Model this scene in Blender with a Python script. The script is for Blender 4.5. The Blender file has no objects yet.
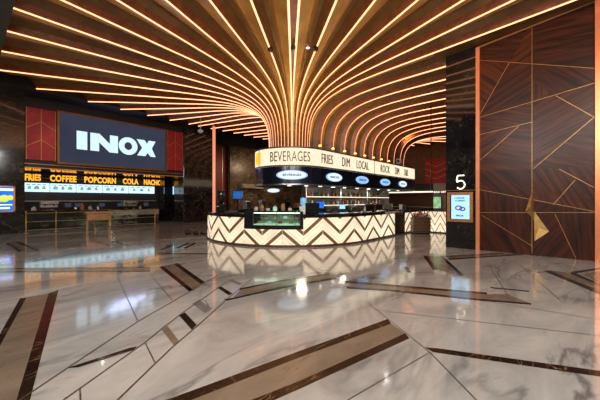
import bpy, bmesh, math, random
from mathutils import Vector, Matrix
random.seed(7)
PI = math.pi
col = bpy.context.scene.collection
# ------------------------------------------------------------------ survey helpers
EYE = 1.64
FX, FY = .749, .663            # view direction on the ground (room axes)
def _dir(px):
    u = (px-300)/300.0
    return (FX+FY*u, FY-FX*u)
def onY(y0, px, py):
    dx, dy = _dir(px); Z = y0/dy
    return Vector((dx*Z, y0, EYE+(200-py)*Z/300))
def onX(x0, px, py):
    dx, dy = _dir(px); Z = x0/dx
    return Vector((x0, dy*Z, EYE+(200-py)*Z/300))
def fl(px, py, z=0.0):
    Z = (EYE-z)*300/(py-200.0); dx, dy = _dir(px)
    return Vector((dx*Z, dy*Z, z))
def atZ(Z, px, py):
    dx, dy = _dir(px)
    return Vector((dx*Z, dy*Z, EYE+(200-py)*Z/300))

# ------------------------------------------------------------------ materials
def newmat(name):
    m = bpy.data.materials.new(name); m.use_nodes = True
    nt = m.node_tree; nt.nodes.clear()
    out = nt.nodes.new('ShaderNodeOutputMaterial')
    return m, nt, out
def pbr(name, c, rough=.5, metal=0, noise=0.0, scale=4, c2=None, bump=0, coat=0, alpha=None, trans=0, stretch=(1,1,1), emis=None, es=0):
    m, nt, out = newmat(name)
    b = nt.nodes.new('ShaderNodeBsdfPrincipled')
    b.inputs['Base Color'].default_value = (*c, 1); b.inputs['Roughness'].default_value = rough
    b.inputs['Metallic'].default_value = metal; b.inputs['Coat Weight'].default_value = coat
    b.inputs['Transmission Weight'].default_value = trans
    if emis: b.inputs['Emission Color'].default_value = (*emis, 1); b.inputs['Emission Strength'].default_value = es
    if noise or c2:
        tc = nt.nodes.new('ShaderNodeTexCoord'); mp = nt.nodes.new('ShaderNodeMapping'); mp.inputs['Scale'].default_value = stretch
        n = nt.nodes.new('ShaderNodeTexNoise'); n.inputs['Scale'].default_value = scale; n.inputs['Detail'].default_value = 6; n.inputs['Roughness'].default_value = .6
        nt.links.new(tc.outputs['Object'], mp.inputs[0]); nt.links.new(mp.outputs[0], n.inputs['Vector'])
        r = nt.nodes.new('ShaderNodeValToRGB'); r.color_ramp.elements[0].position = .35; r.color_ramp.elements[1].position = .68
        c2 = c2 or tuple(x*(1-noise) for x in c)
        r.color_ramp.elements[0].color = (*c2, 1); r.color_ramp.elements[1].color = (*c, 1)
        nt.links.new(n.outputs['Fac'], r.inputs[0]); nt.links.new(r.outputs[0], b.inputs['Base Color'])
        if bump:
            bp = nt.nodes.new('ShaderNodeBump'); bp.inputs['Strength'].default_value = bump
            nt.links.new(n.outputs['Fac'], bp.inputs['Height']); nt.links.new(bp.outputs[0], b.inputs['Normal'])
    nt.links.new(b.outputs[0], out.inputs[0])
    return m
def glow(name, c, s, noise=0, scale=3):
    m, nt, out = newmat(name)
    e = nt.nodes.new('ShaderNodeEmission'); e.inputs[0].default_value = (*c, 1); e.inputs[1].default_value = s
    if noise:
        tc = nt.nodes.new('ShaderNodeTexCoord'); n = nt.nodes.new('ShaderNodeTexNoise'); n.inputs['Scale'].default_value = scale; n.inputs['Detail'].default_value = 4
        mr = nt.nodes.new('ShaderNodeMapRange'); mr.inputs[1].default_value = .3; mr.inputs[2].default_value = .7; mr.inputs[3].default_value = s*(1-noise); mr.inputs[4].default_value = s*(1+noise)
        nt.links.new(tc.outputs['Object'], n.inputs['Vector']); nt.links.new(n.outputs['Fac'], mr.inputs[0]); nt.links.new(mr.outputs[0], e.inputs[1])
    nt.links.new(e.outputs[0], out.inputs[0])
    return m
def stone(name, base, dark, vein, vs, rough=.1, vein_w=.04, scale=.6, coat=.3, vein2=.0):
    """polished stone: cloudy ground with ridged veins"""
    m, nt, out = newmat(name); N = nt.nodes.new; L = nt.links.new
    b = N('ShaderNodeBsdfPrincipled'); b.inputs['Roughness'].default_value = rough; b.inputs['Coat Weight'].default_value = coat; b.inputs['Coat Roughness'].default_value = .05
    tc = N('ShaderNodeTexCoord'); mp = N('ShaderNodeMapping'); mp.inputs['Rotation'].default_value = (.2, .1, .55); mp.inputs['Scale'].default_value = (.55, 1.5, 1)
    L(tc.outputs['Object'], mp.inputs[0])
    n1 = N('ShaderNodeTexNoise'); n1.inputs['Scale'].default_value = scale; n1.inputs['Detail'].default_value = 8; n1.inputs['Roughness'].default_value = .62; n1.inputs['Distortion'].default_value = .8
    L(mp.outputs[0], n1.inputs['Vector'])
    r1 = N('ShaderNodeValToRGB'); e = r1.color_ramp.elements; e[0].position = .36; e[0].color = (*dark, 1); e[1].position = .62; e[1].color = (*base, 1)
    L(n1.outputs['Fac'], r1.inputs[0])
    n2 = N('ShaderNodeTexNoise'); n2.inputs['Scale'].default_value = vs; n2.inputs['Detail'].default_value = 6; n2.inputs['Roughness'].default_value = .5; n2.inputs['Distortion'].default_value = .6
    L(mp.outputs[0], n2.inputs['Vector'])
    s = N('ShaderNodeMath'); s.operation = 'SUBTRACT'; s.inputs[1].default_value = .5; L(n2.outputs['Fac'], s.inputs[0])
    a = N('ShaderNodeMath'); a.operation = 'ABSOLUTE'; L(s.outputs[0], a.inputs[0])
    mr = N('ShaderNodeMapRange'); mr.inputs[1].default_value = 0; mr.inputs[2].default_value = vein_w; mr.inputs[3].default_value = .9; mr.inputs[4].default_value = 0
    L(a.outputs[0], mr.inputs[0])
    n3 = N('ShaderNodeTexNoise'); n3.inputs['Scale'].default_value = vs*.7; n3.inputs['Detail'].default_value = 2; L(tc.outputs['Object'], n3.inputs['Vector'])
    mr3 = N('ShaderNodeMapRange'); mr3.inputs[1].default_value = .42; mr3.inputs[2].default_value = .62; L(n3.outputs['Fac'], mr3.inputs[0])
    mu = N('ShaderNodeMath'); mu.operation = 'MULTIPLY'; L(mr.outputs[0], mu.inputs[0]); L(mr3.outputs[0], mu.inputs[1])
    mx = N('ShaderNodeMixRGB'); mx.inputs[2].default_value = (*vein, 1); L(mu.outputs[0], mx.inputs[0]); L(r1.outputs[0], mx.inputs[1])
    L(mx.outputs[0], b.inputs['Base Color']); L(b.outputs[0], out.inputs[0])
    return m
def woodmat(name, c1, c2, rough=.3):
    m, nt, out = newmat(name); N = nt.nodes.new; L = nt.links.new
    b = N('ShaderNodeBsdfPrincipled'); b.inputs['Roughness'].default_value = rough; b.inputs['Specular IOR Level'].default_value = .3
    uv = N('ShaderNodeUVMap'); uv.uv_map = 'UVMap'
    mp = N('ShaderNodeMapping'); mp.inputs['Scale'].default_value = (.5, 7, 1); L(uv.outputs[0], mp.inputs[0])
    n = N('ShaderNodeTexNoise'); n.inputs['Scale'].default_value = 1.4; n.inputs['Detail'].default_value = 7; n.inputs['Roughness'].default_value = .6; n.inputs['Distortion'].default_value = .5
    L(mp.outputs[0], n.inputs['Vector'])
    r = N('ShaderNodeValToRGB'); e = r.color_ramp.elements; e[0].position = .36; e[0].color = (*c2, 1); e[1].position = .66; e[1].color = (*c1, 1)
    L(n.outputs['Fac'], r.inputs[0]); L(r.outputs[0], b.inputs['Base Color']); L(b.outputs[0], out.inputs[0])
    return m

M = {}
M['marble'] = stone('white marble', (.53,.515,.475), (.33,.326,.305), (.115,.115,.11), .6, rough=.10, vein_w=.026, scale=.9, coat=.4)
M['marble2'] = stone('white marble path', (.60,.57,.53), (.36,.345,.33), (.13,.12,.12), 1.1, rough=.09, vein_w=.02, scale=1.1)
M['emperador'] = stone('dark brown marble', (.020,.010,.006), (.006,.004,.003), (.26,.15,.07), 3.2, rough=.14, vein_w=.014, scale=4, coat=0)
M['beige'] = stone('beige stone', (.235,.18,.125), (.165,.125,.09), (.10,.08,.055), 2.4, rough=.16, vein_w=.012, scale=2, coat=0)
M['joint'] = pbr('bronze joint', (.11,.075,.045), .3, .2, noise=.3)
M['granite'] = stone('dark granite', (.030,.025,.021), (.008,.007,.006), (.16,.11,.07), 2.6, rough=.12, vein_w=.02, scale=2.2, coat=.5)
M['granite_black'] = stone('black marble', (.012,.011,.012), (.004,.004,.005), (.10,.075,.05), 3.0, rough=.06, vein_w=.012, scale=2.2, coat=.6)
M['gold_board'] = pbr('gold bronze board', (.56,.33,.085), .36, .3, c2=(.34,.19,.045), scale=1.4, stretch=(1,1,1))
M['fin_red'] = pbr('reflection-tinted fin edge', (.27,.085,.03), .4, .2, noise=.5, scale=5)  # red tone also carries strip light reflected onto the fin face
M['recess'] = pbr('shade-tinted recess board', (.15,.078,.022), .45, .2, noise=.4, scale=3)  # darkened so the colour carries shade between the light strips
M['led'] = glow('copper light strip', (1.0,.40,.19), 3.3)
M['led_hot'] = glow('warm light strip', (1.0,.44,.23), 3.4)
M['tile'] = pbr('red tile slot', (.22,.08,.045), .35, .1, noise=.5, scale=9)
M['dark'] = pbr('near black board', (.012,.011,.013), .5, noise=.3, scale=3)
M['black'] = pbr('black gloss', (.010,.010,.012), .2, noise=.2)
M['navy'] = pbr('navy lacquer', (.006,.009,.022), .22, 0, noise=.3, scale=2, coat=.4)
M['walnut'] = woodmat('walnut veneer', (.130,.034,.012), (.028,.007,.004))
M['walnut_b'] = woodmat('dark walnut veneer', (.090,.023,.010), (.018,.006,.004))
M['brass'] = pbr('brass inlay', (.60,.34,.12), .35, .7, noise=.2)
M['gold'] = pbr('satin gold', (.80,.52,.20), .28, .9, noise=.25, scale=6)
M['copper'] = pbr('lit copper', (.6,.25,.12), .3, .8, noise=.2, emis=(1,.27,.10), es=.33)
M['copper_soft'] = pbr('copper frame', (.62,.28,.12), .32, .8, noise=.2, emis=(1,.4,.15), es=.06)
M['steel'] = pbr('brushed steel', (.55,.55,.55), .28, 1, noise=.2)
M['sign_face'] = glow('cream light box', (1.0,.84,.60), 1.12, .08)
M['onyx'] = glow('lit onyx panel', (1.0,.80,.56), 1.18, .22, 1.6)
M['onyx_line'] = pbr('thin grey joint', (.42,.34,.26), .5, noise=.2, emis=(1,.75,.5), es=.45)
M['chevron'] = pbr('brown chevron wood', (.20,.095,.035), .4, noise=.4, scale=8, emis=(1,.5,.2), es=.06)
M['letter_brown'] = pbr('bronze letter', (.13,.07,.035), .4, .3, noise=.3)
M['amber'] = glow('amber letter', (1.0,.42,.03), 1.5, .2)
M['amber_soft'] = glow('amber lamp', (1.0,.50,.10), 5)
M['white_glow'] = glow('white light', (.85,.95,1.0), 2.2)
M['letter_white'] = glow('white letters', (.60,.80,1.0), 1.25)
M['screen_slate'] = glow('slate screen', (.042,.048,.078), .95, .15, .4)
M['menu'] = glow('pale blue menu screen', (.62,.88,1.0), 1.35, .12, 2)
M['menu_dark'] = glow('menu picture', (.26,.48,.50), .9, .3, 6)
M['oval'] = glow('oval light box', (.80,.92,1.0), 1.2, .05)
M['oval_blue'] = glow('blue oval light box', (.35,.62,1.0), 1.0, .1)
M['blue_ink'] = glow('blue lettering', (.03,.09,.28), .7, .1)
M['blue_screen'] = glow('blue screen', (.02,.17,.75), 1.3, .3, 3)
M['cyan'] = glow('cyan glow', (.35,.75,1), 1.3, .1)
M['lime'] = glow('yellow green blob', (.75,.85,.12), 1.1, .2)
M['poster'] = glow('pale blue poster', (.42,.74,1.0), 1.4, .05)
M['poster_ink'] = glow('violet ink', (.16,.10,.48), .8, .1)
M['poster_green'] = glow('green poster', (.35,.60,.30), .9, .4, 6)
M['red_fabric'] = pbr('red upholstered panel', (.36,.015,.02), .55, noise=.35, scale=5, emis=(1,.02,.03), es=.02)  # faint emission put in to brighten the fabric, which is no lamp
M['red_dark'] = pbr('dark red panel', (.16,.02,.018), .5, noise=.35, scale=5)
M['glass'] = None
m, nt, out = newmat('clear glass')
g = nt.nodes.new('ShaderNodeBsdfGlossy'); g.inputs['Roughness'].default_value = .03; g.inputs['Color'].default_value = (.9,1,.95,1)
t = nt.nodes.new('ShaderNodeBsdfTransparent'); t.inputs[0].default_value = (.90,.97,.93,1)
lw = nt.nodes.new('ShaderNodeFresnel'); lw.inputs[0].default_value = 1.4
mx = nt.nodes.new('ShaderNodeMixShader'); nt.links.new(lw.outputs[0], mx.inputs[0]); nt.links.new(t.outputs[0], mx.inputs[1]); nt.links.new(g.outputs[0], mx.inputs[2]); nt.links.new(mx.outputs[0], out.inputs[0])
M['glass'] = m
M['case_glow'] = glow('pale green case light', (.55,.85,.55), .85, .2)
M['pastry'] = pbr('baked goods', (.50,.26,.09), .6, noise=.5, scale=9)
M['shelf'] = pbr('pale shelf', (.45,.48,.40), .4, noise=.2)
M['shelf_lit'] = glow('lit shelf edge', (1,.82,.6), 1.6)
M['bottle_a'] = pbr('amber bottle', (.42,.17,.04), .2, noise=.3, emis=(1,.35,.05), es=.04)
M['bottle_r'] = pbr('red bottle', (.45,.03,.02), .2, noise=.3)
M['bottle_g'] = pbr('dark green bottle', (.03,.14,.05), .2, noise=.3)
M['bottle_w'] = pbr('pale bottle', (.6,.6,.55), .3, noise=.2)
M['water'] = pbr('blue water bottle', (.20,.45,.75), .15, noise=.2, emis=(.2,.5,1), es=.25)
M['leaf'] = pbr('dark leaf', (.03,.09,.025), .5, noise=.5, scale=9)
M['flower'] = pbr('red flower', (.65,.03,.04), .5, noise=.3, scale=9, emis=(1,.05,.05), es=.08)
M['box_wood'] = pbr('brown slatted wood', (.22,.12,.06), .4, noise=.4, scale=5, stretch=(6,6,1))
M['beige_wall'] = pbr('taupe panel', (.25,.20,.14), .5, noise=.2)
M['pale_stone'] = stone('pale counter stone', (.42,.36,.28), (.25,.21,.16), (.14,.10,.07), 3, rough=.2)
M['ochre'] = pbr('tan console wood', (.50,.27,.12), .35, noise=.4, scale=4)
M['white_pl'] = pbr('white plastic', (.6,.62,.64), .4, noise=.1)

# ------------------------------------------------------------------ builders
def tag(o, label=None, cat=None, group=None, kind=None):
    if label: o['label'] = label
    if cat: o['category'] = cat
    if group: o['group'] = group
    if kind: o['kind'] = kind
    return o
def empty(name, loc, label, cat, group=None):
    o = bpy.data.objects.new(name, None); col.objects.link(o); o.location = loc; o.empty_display_size = .1
    return tag(o, label, cat, group)
def worldloc(p):
    v = Vector((0,0,0))
    while p is not None: v += Vector(p.location); p = p.parent
    return v
def mesh(name, verts, faces, mats, parent=None, fm=None, smooth=False, origin=None):
    """world-coordinate mesh; stored relative to its parent / origin"""
    if not isinstance(mats, (list, tuple)): mats = [mats]
    off = worldloc(parent) if parent else (Vector(origin) if origin is not None else Vector((0,0,0)))
    me = bpy.data.meshes.new(name)
    me.from_pydata([tuple(Vector(v)-off) for v in verts], [], faces)
    for m_ in mats: me.materials.append(m_)
    if fm:
        for p, k in zip(me.polygons, fm): p.material_index = k
    if smooth:
        for p in me.polygons: p.use_smooth = True
    me.update()
    o = bpy.data.objects.new(name, me); col.objects.link(o)
    if parent: o.parent = parent
    elif origin is not None: o.location = off
    return o
class MB:
    def __init__(s): s.v = []; s.f = []; s.m = []
    def add(s, vs, fs, mi=0):
        n = len(s.v); s.v += [Vector(v) for v in vs]; s.f += [tuple(i+n for i in f) for f in fs]; s.m += [mi]*len(fs); return s
    def box(s, c, size, mi=0, ax=None, bev=0.0):
        """box with centre c; ax = (ex, ey, ez) unit vectors; small chamfer on request"""
        ex, ey, ez = ax or (Vector((1,0,0)), Vector((0,1,0)), Vector((0,0,1)))
        c = Vector(c); hx, hy, hz = [q/2 for q in size]
        if bev <= 0:
            P = [c+ex*(a*hx)+ey*(b*hy)+ez*(d*hz) for d in (-1,1) for a, b in ((-1,-1),(1,-1),(1,1),(-1,1))]
            return s.add(P, [(3,2,1,0),(4,5,6,7),(0,1,5,4),(1,2,6,5),(2,3,7,6),(3,0,4,7)], mi)
        bm = bmesh.new(); bmesh.ops.create_cube(bm, size=1)
        for v in bm.verts: v.co = Vector((v.co.x*2*hx, v.co.y*2*hy, v.co.z*2*hz))
        bmesh.ops.bevel(bm, geom=bm.edges[:], offset=bev, segments=2, affect='EDGES', profile=.5)
        bm.verts.index_update()
        vs = [c+ex*v.co.x+ey*v.co.y+ez*v.co.z for v in bm.verts]; fs = [tuple(v.index for v in f.verts) for f in bm.faces]
        bm.free(); return s.add(vs, fs, mi)
    def bounds(s, x0, x1, y0, y1, z0, z1, mi=0, bev=0.0):
        return s.box(((x0+x1)/2, (y0+y1)/2, (z0+z1)/2), (abs(x1-x0), abs(y1-y0), abs(z1-z0)), mi, None, bev)
    def tube(s, pts, r, n=8, mi=0, cap=True):
        pts = [Vector(p) for p in pts]; rings = []
        for i, p in enumerate(pts):
            d = (pts[min(i+1, len(pts)-1)]-pts[max(i-1, 0)]).normalized()
            up = Vector((0,0,1)) if abs(d.z) < .9 else Vector((1,0,0))
            a = d.cross(up).normalized(); b = a.cross(d).normalized()
            rr = r[i] if isinstance(r, (list, tuple)) else r
            rings.append([p+a*(rr*math.cos(2*PI*k/n))+b*(rr*math.sin(2*PI*k/n)) for k in range(n)])
        vs = [v for q in rings for v in q]; fs = []
        for i in range(len(pts)-1):
            for k in range(n): fs.append((i*n+k, i*n+(k+1)%n, (i+1)*n+(k+1)%n, (i+1)*n+k))
        if cap: fs.append(tuple(range(n-1,-1,-1))); fs.append(tuple((len(pts)-1)*n+k for k in range(n)))
        return s.add(vs, fs, mi)
    def lathe(s, c, prof, n=16, mi=0):
        c = Vector(c); vs = []; fs = []
        for (r, z) in prof:
            for k in range(n): vs.append(c+Vector((r*math.cos(2*PI*k/n), r*math.sin(2*PI*k/n), z)))
        for i in range(len(prof)-1):
            for k in range(n): fs.append((i*n+k, i*n+(k+1)%n, (i+1)*n+(k+1)%n, (i+1)*n+k))
        fs.append(tuple(range(n-1,-1,-1))); fs.append(tuple((len(prof)-1)*n+k for k in range(n)))
        return s.add(vs, fs, mi)
    def poly(s, pts, mi=0): return s.add(pts, [tuple(range(len(pts)))], mi)
    def prism(s, pts, d, mi=0):
        """polygon extruded by vector d"""
        n = len(pts); d = Vector(d); P = [Vector(p) for p in pts]; Q = [p+d for p in P]
        return s.add(P+Q, [tuple(range(n-1,-1,-1)), tuple(range(n,2*n))]+[(i,(i+1)%n,n+(i+1)%n,n+i) for i in range(n)], mi)
    def build(s, name, mats, parent=None, smooth=False, origin=None):
        return mesh(name, s.v, s.f, mats, parent, s.m, smooth, origin)
def struct(o): o['kind'] = 'structure'; return o
def text_shapes(txt, height, width=None, bold=0.0, xs=1.0, depth=.02):
    """letter geometry laid out in (s, z) starting at s=0 : returns verts [(s,d,z)], faces"""
    cu = bpy.data.curves.new('lettering', 'FONT'); cu.body = txt; cu.size = 1; cu.offset = bold; cu.extrude = depth/2; cu.resolution_u = 3; cu.space_character = 1.06
    to = bpy.data.objects.new('lettering', cu); col.objects.link(to)
    dg = bpy.context.evaluated_depsgraph_get(); dg.update()
    me = bpy.data.meshes.new_from_object(to.evaluated_get(dg))
    bpy.data.objects.remove(to); bpy.data.curves.remove(cu)
    vs = [v.co.copy() for v in me.vertices]; fs = [tuple(p.vertices) for p in me.polygons]; bpy.data.meshes.remove(me)
    x0 = min(v.x for v in vs); x1 = max(v.x for v in vs); y0 = min(v.y for v in vs); y1 = max(v.y for v in vs)
    kz = height/(y1-y0); kx = (width/(x1-x0)) if width else kz*xs
    return [((v.x-x0)*kx, v.z, (v.y-y0)*kz) for v in vs], fs
def flat_text(name, txt, org, ex, ez, nrm, height, mat, parent, width=None, bold=0, depth=.02):
    vs, fs = text_shapes(txt, height, width, bold, depth=depth)
    org, ex, ez, nrm = map(Vector, (org, ex, ez, nrm))
    return mesh(name, [org+ex*a+ez*c+nrm*b for a, b, c in vs], fs, mat, parent)
ORD = ['first','second','third','fourth','fifth','sixth','seventh','eighth','ninth','tenth','eleventh','twelfth','thirteenth','fourteenth','fifteenth','sixteenth','seventeenth','eighteenth','nineteenth','twentieth']

# ------------------------------------------------------------------ room shell
struct(mesh('floor', [(-26,-8,0),(34,-8,0),(34,30,0),(-26,30,0)], [(0,1,2,3)], M['marble']))
def inlay(polys, mat, z=.002):
    mb = MB()
    for p in polys: mb.poly([fl(x, y)+Vector((0,0,z)) for x, y in p])
    inlay.n += 1
    # make every polygon face up
    o = mb.build('trim_%d' % inlay.n, mat)
    bm = bmesh.new(); bm.from_mesh(o.data); bmesh.ops.recalc_face_normals(bm, faces=bm.faces[:])
    for f in bm.faces:
        if f.normal.z < 0: f.normal_flip()
    bm.to_mesh(o.data); bm.free()
    return struct(o)
inlay.n = 0
def ext(a, b, y):      # point on image line a-b at row y
    return (a[0]+(b[0]-a[0])*(y-a[1])/(b[1]-a[1]), y)
# left foreground band
A0, A1 = (20,298.5), (0,334); B0, B1 = (26.5,297.5), (0,346); C0_, C1_ = (48.5,293.5), (16.5,400); D0, D1 = (58.5,290), (30,400)
inlay([[A0,B0,ext(B0,B1,460),ext(A0,A1,460)], [C0_,D0,ext(D0,D1,460),ext(C0_,C1_,460)]], M['emperador'])
inlay([[B0,C0_,ext(C0_,C1_,460),ext(B0,B1,460)]], M['beige'])
# short band left of centre
inlay([[(159,267),(163.2,266),(193.5,290.3),(189.5,291.8)],[(173.5,264),(177.5,263),(205,282.3),(200.8,284.2)]], M['emperador'])
inlay([[(163.2,266),(173.5,264),(200.8,284.2),(193.5,290.3)]], M['beige'])
# large centre band
def along(p, q, t): return (p[0]+(q[0]-p[0])*t, p[1]+(q[1]-p[1])*t)
inlay([[(388,319),(391,323.8),(300,357.5),(192,400),(40,460),(-10,460),(167,400),(300,351)],[(405,333.5),(409.5,338.5),(300,389),(275,400),(150,455),(110,455),(252,400),(300,381)]], M['emperador'])
inlay([[(391,323.8),(405,333.5),(300,381),(252,400),(110,455),(40,460),(192,400),(300,357.5)]], M['beige'])
# long dark strip bottom right
inlay([[(425,347.5),(438,348.5),(600,371),(680,382.5),(680,390),(600,376.8),(433,352.3)]], M['emperador'])
# upper right band
inlay([[(341,281),(346,280.8),(487,292.6),(487,294.4),(372,285),(350,283.5)],[(345,286.8),(390,289.6),(480,298.9),(531,303.2),(531,304.8),(480,300.8),(390,291.4),(348,288.8)]], M['emperador'])
inlay([[(350,283.5),(372,285),(487,294.4),(507,294),(530,303.2),(480,298.9),(390,289.6),(345,286.8)]], M['beige'], .0016)
inlay([[(490,287),(529,290.8),(529,292),(492,288.4)]], M['emperador'])
inlay([[(423,255.8),(427,255.6),(437.5,269.3),(433,270)],[(441,257),(445,258),(464,275.2),(460,275.8)],[(404,267),(408,267),(411.5,272.5),(407.5,272.7)]], M['emperador'])
inlay([[(427,255.6),(441,257),(460,275.8),(437.5,269.3)]], M['beige'])
inlay([[(430,257.6),(450,255.8),(502,252.6),(504,253.2),(450,256.6)],[(447,259),(522,254.2),(524,255),(450,259.9)]], M['emperador'])
inlay([[(447,259),(450,256.6),(504,253.2),(522,254.2)]], M['beige'], .0016)
# right edge arrow
inlay([[(543,270.8),(550,270.6),(600,291),(680,323),(680,327),(600,294.8)],[(567.5,272.5),(600,267.6),(640,261.5),(640,263),(600,269.4),(576,273.4),(600,283.4),(680,316),(680,319),(600,286.4)]], M['emperador'])
inlay([[(550,270.6),(567.5,272.5),(600,286.4),(680,319),(680,323),(600,291)],[(582,274.4),(600,271),(640,265),(640,299),(600,283)]], M['beige'], .0016)
# band running behind the path towards the counter
inlay([[(224,299),(233,298),(280,287),(334,277.6),(337,279),(280,289),(226,301)],[(239,288.6),(280,280.3),(330,273.4),(333,274.2),(280,281.8),(240,290)]], M['emperador'])
inlay([[(233,298),(240,290),(280,281.8),(333,274.2),(337,277.2),(280,287)]], M['beige'])
# diagonal path of small slabs
inlay([[(179,315.7),(185,312.7),(196.7,325),(191.7,330)],[(217,287.7),(221,286.6),(232.5,293.8),(228.8,295.5)]], M['emperador'], .004)
inlay([[(161.7,330),(167.3,326),(179.3,341.7),(174,346)]], M['beige'], .004)
inlay([[(192,304),(199,300),(212,309),(205,313.5)],[(227.5,280.5),(232.5,279.5),(242.5,283.8),(238.8,285.2)]], pbr('grey stone', (.25,.235,.22), .12, noise=.3), .004)
inlay([[(66.7,368.5),(130,348),(137,346.7),(133,350.5),(78,367.7)]], M['emperador'], .004)
def strip(p, q, w=.018):
    a, b = fl(*p), fl(*q); d = (b-a).normalized(); n = Vector((-d.y, d.x, 0))*w/2
    return [a-n, b-n, b+n, a+n]
def joints(lines, w=.018, z=.003):
    mb = MB()
    for p, q in lines:
        P = strip(p, q, w); mb.poly([v+Vector((0,0,z)) for v in P])
    inlay.n += 1
    return struct(mb.build('trim_%d' % inlay.n, M['joint']))
P_L = [(95,423),(118,400),(155,364),(174,346),(196.7,326.7),(230,296.7),(252,279)]
P_M = [(30,424),(66.7,398),(145,342.7),(161.7,329),(183,312.7),(220,286.7),(232,279)]
P_U = [(10,407),(50,380),(113,338),(138,321.7),(210,280),(226,271)]
joints(list(zip(P_L, P_L[1:]))+list(zip(P_M, P_M[1:]))+list(zip(P_U, P_U[1:])), .018, .0045)
joints([((145,342.7),(155,363)),((80,388),(81,420)),((118,278),(138,321.7)),((150,274),(172,300)),((205,300),(210,309)),
        ((369,304),(430,352.5)),((430,352.5),(478,402)),((430,352.5),(350,399)),((320,420),(350,399)),((480,300),(600,320)),((455,275),(600,304)),((520,265),(560,300)),
        ((487,262),(507,294)),((375,310),(600,336)),((478,402),(520,440)),((0,288),(159,267)),((60,290),(120,278)),((205,282.5),(240,274))], .012)
# small dark dashes far left and behind the counter
inlay([[(5,243),(9,242.5),(22,251),(18.5,251.6)],[(15.5,242),(20,241.8),(38.8,250),(35,250.6)],[(92.5,241),(96,240.8),(112,246),(108,246.4)],[(110,241),(114,240.8),(132,245.8),(128,246.2)],
       [(160,249.7),(171,244.6),(173.5,244.9),(163,250)],[(175,248.2),(187,243),(190,243.2),(178,248.6)],[(183,248.2),(194,243),(197,243.2),(186,248.6)],[(158,253.4),(210,253.4),(210,254.3),(158,254.3)],
       [(32.5,260.6),(105,247.6),(105,248.4),(33,261.8)],[(0,268),(150,267.2),(150,268),(0,269)],[(0,271.5),(150,271),(150,271.8),(0,272.6)]], M['emperador'])
inlay([[(9,242.5),(15.5,242),(35,250.6),(22,251)],[(96,240.8),(110,241),(128,246.2),(112,246)],[(0,269),(150,268),(150,271),(0,271.5)]], M['beige'])
inlay([[(120,232),(185,229),(210,236),(150,240)],[(60,236),(110,233),(118,235),(66,239)]], M['beige'], .0012)

YS = 20.65                          # plane of the shop front
XR = 11.24                          # plane of the wood wall
# upper ceiling slab, back walls
struct(MB().bounds(-26,34,-8,30,9.0,9.2).build('ceiling', M['dark']))
XCL = onY(YS,24,200).x; XS0 = onY(YS,57,200).x
XSC0, XSC1 = onY(YS,58,200).x, onY(YS,165,200).x
XCOL0, XCOL1 = onY(YS,183,200).x, onY(YS,212,200).x
mb = MB(); mb.bounds(XCL, XCOL0, YS+.05, YS+.5, 3.32, 9)
struct(mb.build('wall_front', M['dark']))
struct(MB().bounds(XCL, XCOL0, YS+.5, 24.6, 3.32, 3.5).build('trim_40', pbr('polished bronze soffit', (.55,.45,.35), .09, 1, noise=.2)))        # glossy soffit
struct(MB().bounds(-16, 34, 27.0, 27.3, 0, 9).build('wall_back', M['dark']))
struct(MB().bounds(XCL-.5, XCOL0+1.0, 24.3, 24.6, 0, 3.5).build('wall_left', M['dark']))
struct(MB().bounds(28.0, 28.3, -8, 27, 0, 9).build('wall_right', pbr('bronze wall', (.14,.07,.03), .4, .2, noise=.4, scale=2)))
struct(MB().bounds(-26, XCOL1, 19.3, YS+.05, 6.98, 7.5).build('trim_41', M['dark']))  # dark soffit above the shop front
# granite columns
cl = struct(MB().bounds(-20, XCL, YS-.25, YS+1.2, 0, 7.4).build('wall_left_column', M['granite']))
cl.name = 'trim_42'
c2 = struct(MB().bounds(XCOL0, XCOL1, YS-.1, YS+1.4, 0, 7.2, bev=.02).build('trim_43', M['granite']))
# deep walls right of the column
mb = MB(); mb.bounds(XCOL1, XCOL1+5.2, 26.2, 26.6, 0, 7.2)
struct(mb.build('trim_44', M['red_dark']))
struct(MB().bounds(XCOL1+5.2, 28, 25.6, 26.0, 0, 7.2).build('trim_45', stone('brown granite', (.13,.085,.05), (.03,.02,.014), (.35,.24,.14), 1.6, rough=.25, vein_w=.02, scale=1.6, coat=.1)))
mb = MB(); 
for k in range(4): mb.bounds(XCOL1+.6+k*1.35, XCOL1+.64+k*1.35, 26.15, 26.2, 0, 7)
struct(mb.build('trim_46', M['copper_soft']))
# hanging bulkhead closing the ribbed ceiling at the far left
struct(MB().bounds(.55, .84, -5.5, 19.3, 6.3, 9).build('trim_47', M['dark']))

# ------------------------------------------------------------------ right hand wood wall (veneer facets, each with its own grain)
YP0 = onX(XR,478,200).y; YP1 = onX(XR,446,200).y
YEND = -6.0
def wpt(px, py): v = onX(XR, px, py); return (v.y, v.z)
def clip_poly(poly, a, b, side):
    """keep the part of poly on one side of line a-b"""
    out_ = []; nx, nz = -(b[1]-a[1]), (b[0]-a[0])
    f = lambda p: ((p[0]-a[0])*nx+(p[1]-a[1])*nz)*side
    for i in range(len(poly)):
        p, q = poly[i], poly[(i+1) % len(poly)]; fp, fq = f(p), f(q)
        if fp >= 0: out_.append(p)
        if (fp > 0) != (fq > 0) and abs(fp-fq) > 1e-9:
            t = fp/(fp-fq); out_.append((p[0]+(q[0]-p[0])*t, p[1]+(q[1]-p[1])*t))
    return out_
ZW = 8.2
rect = [(YP0, 0), (YEND, 0), (YEND, ZW), (YP0, ZW)]
def bsp(poly, tree, outp):
    if tree is None or len(poly) < 3: 
        if len(poly) >= 3: outp.append(poly)
        return
    (a, b), t0, t1 = tree; a, b = wpt(*a), wpt(*b)
    bsp(clip_poly(poly, a, b, 1), t0, outp); bsp(clip_poly(poly, a, b, -1), t1, outp)
L_ = lambda a, b, t0=None, t1=None: ((a, b), t0, t1)
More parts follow.
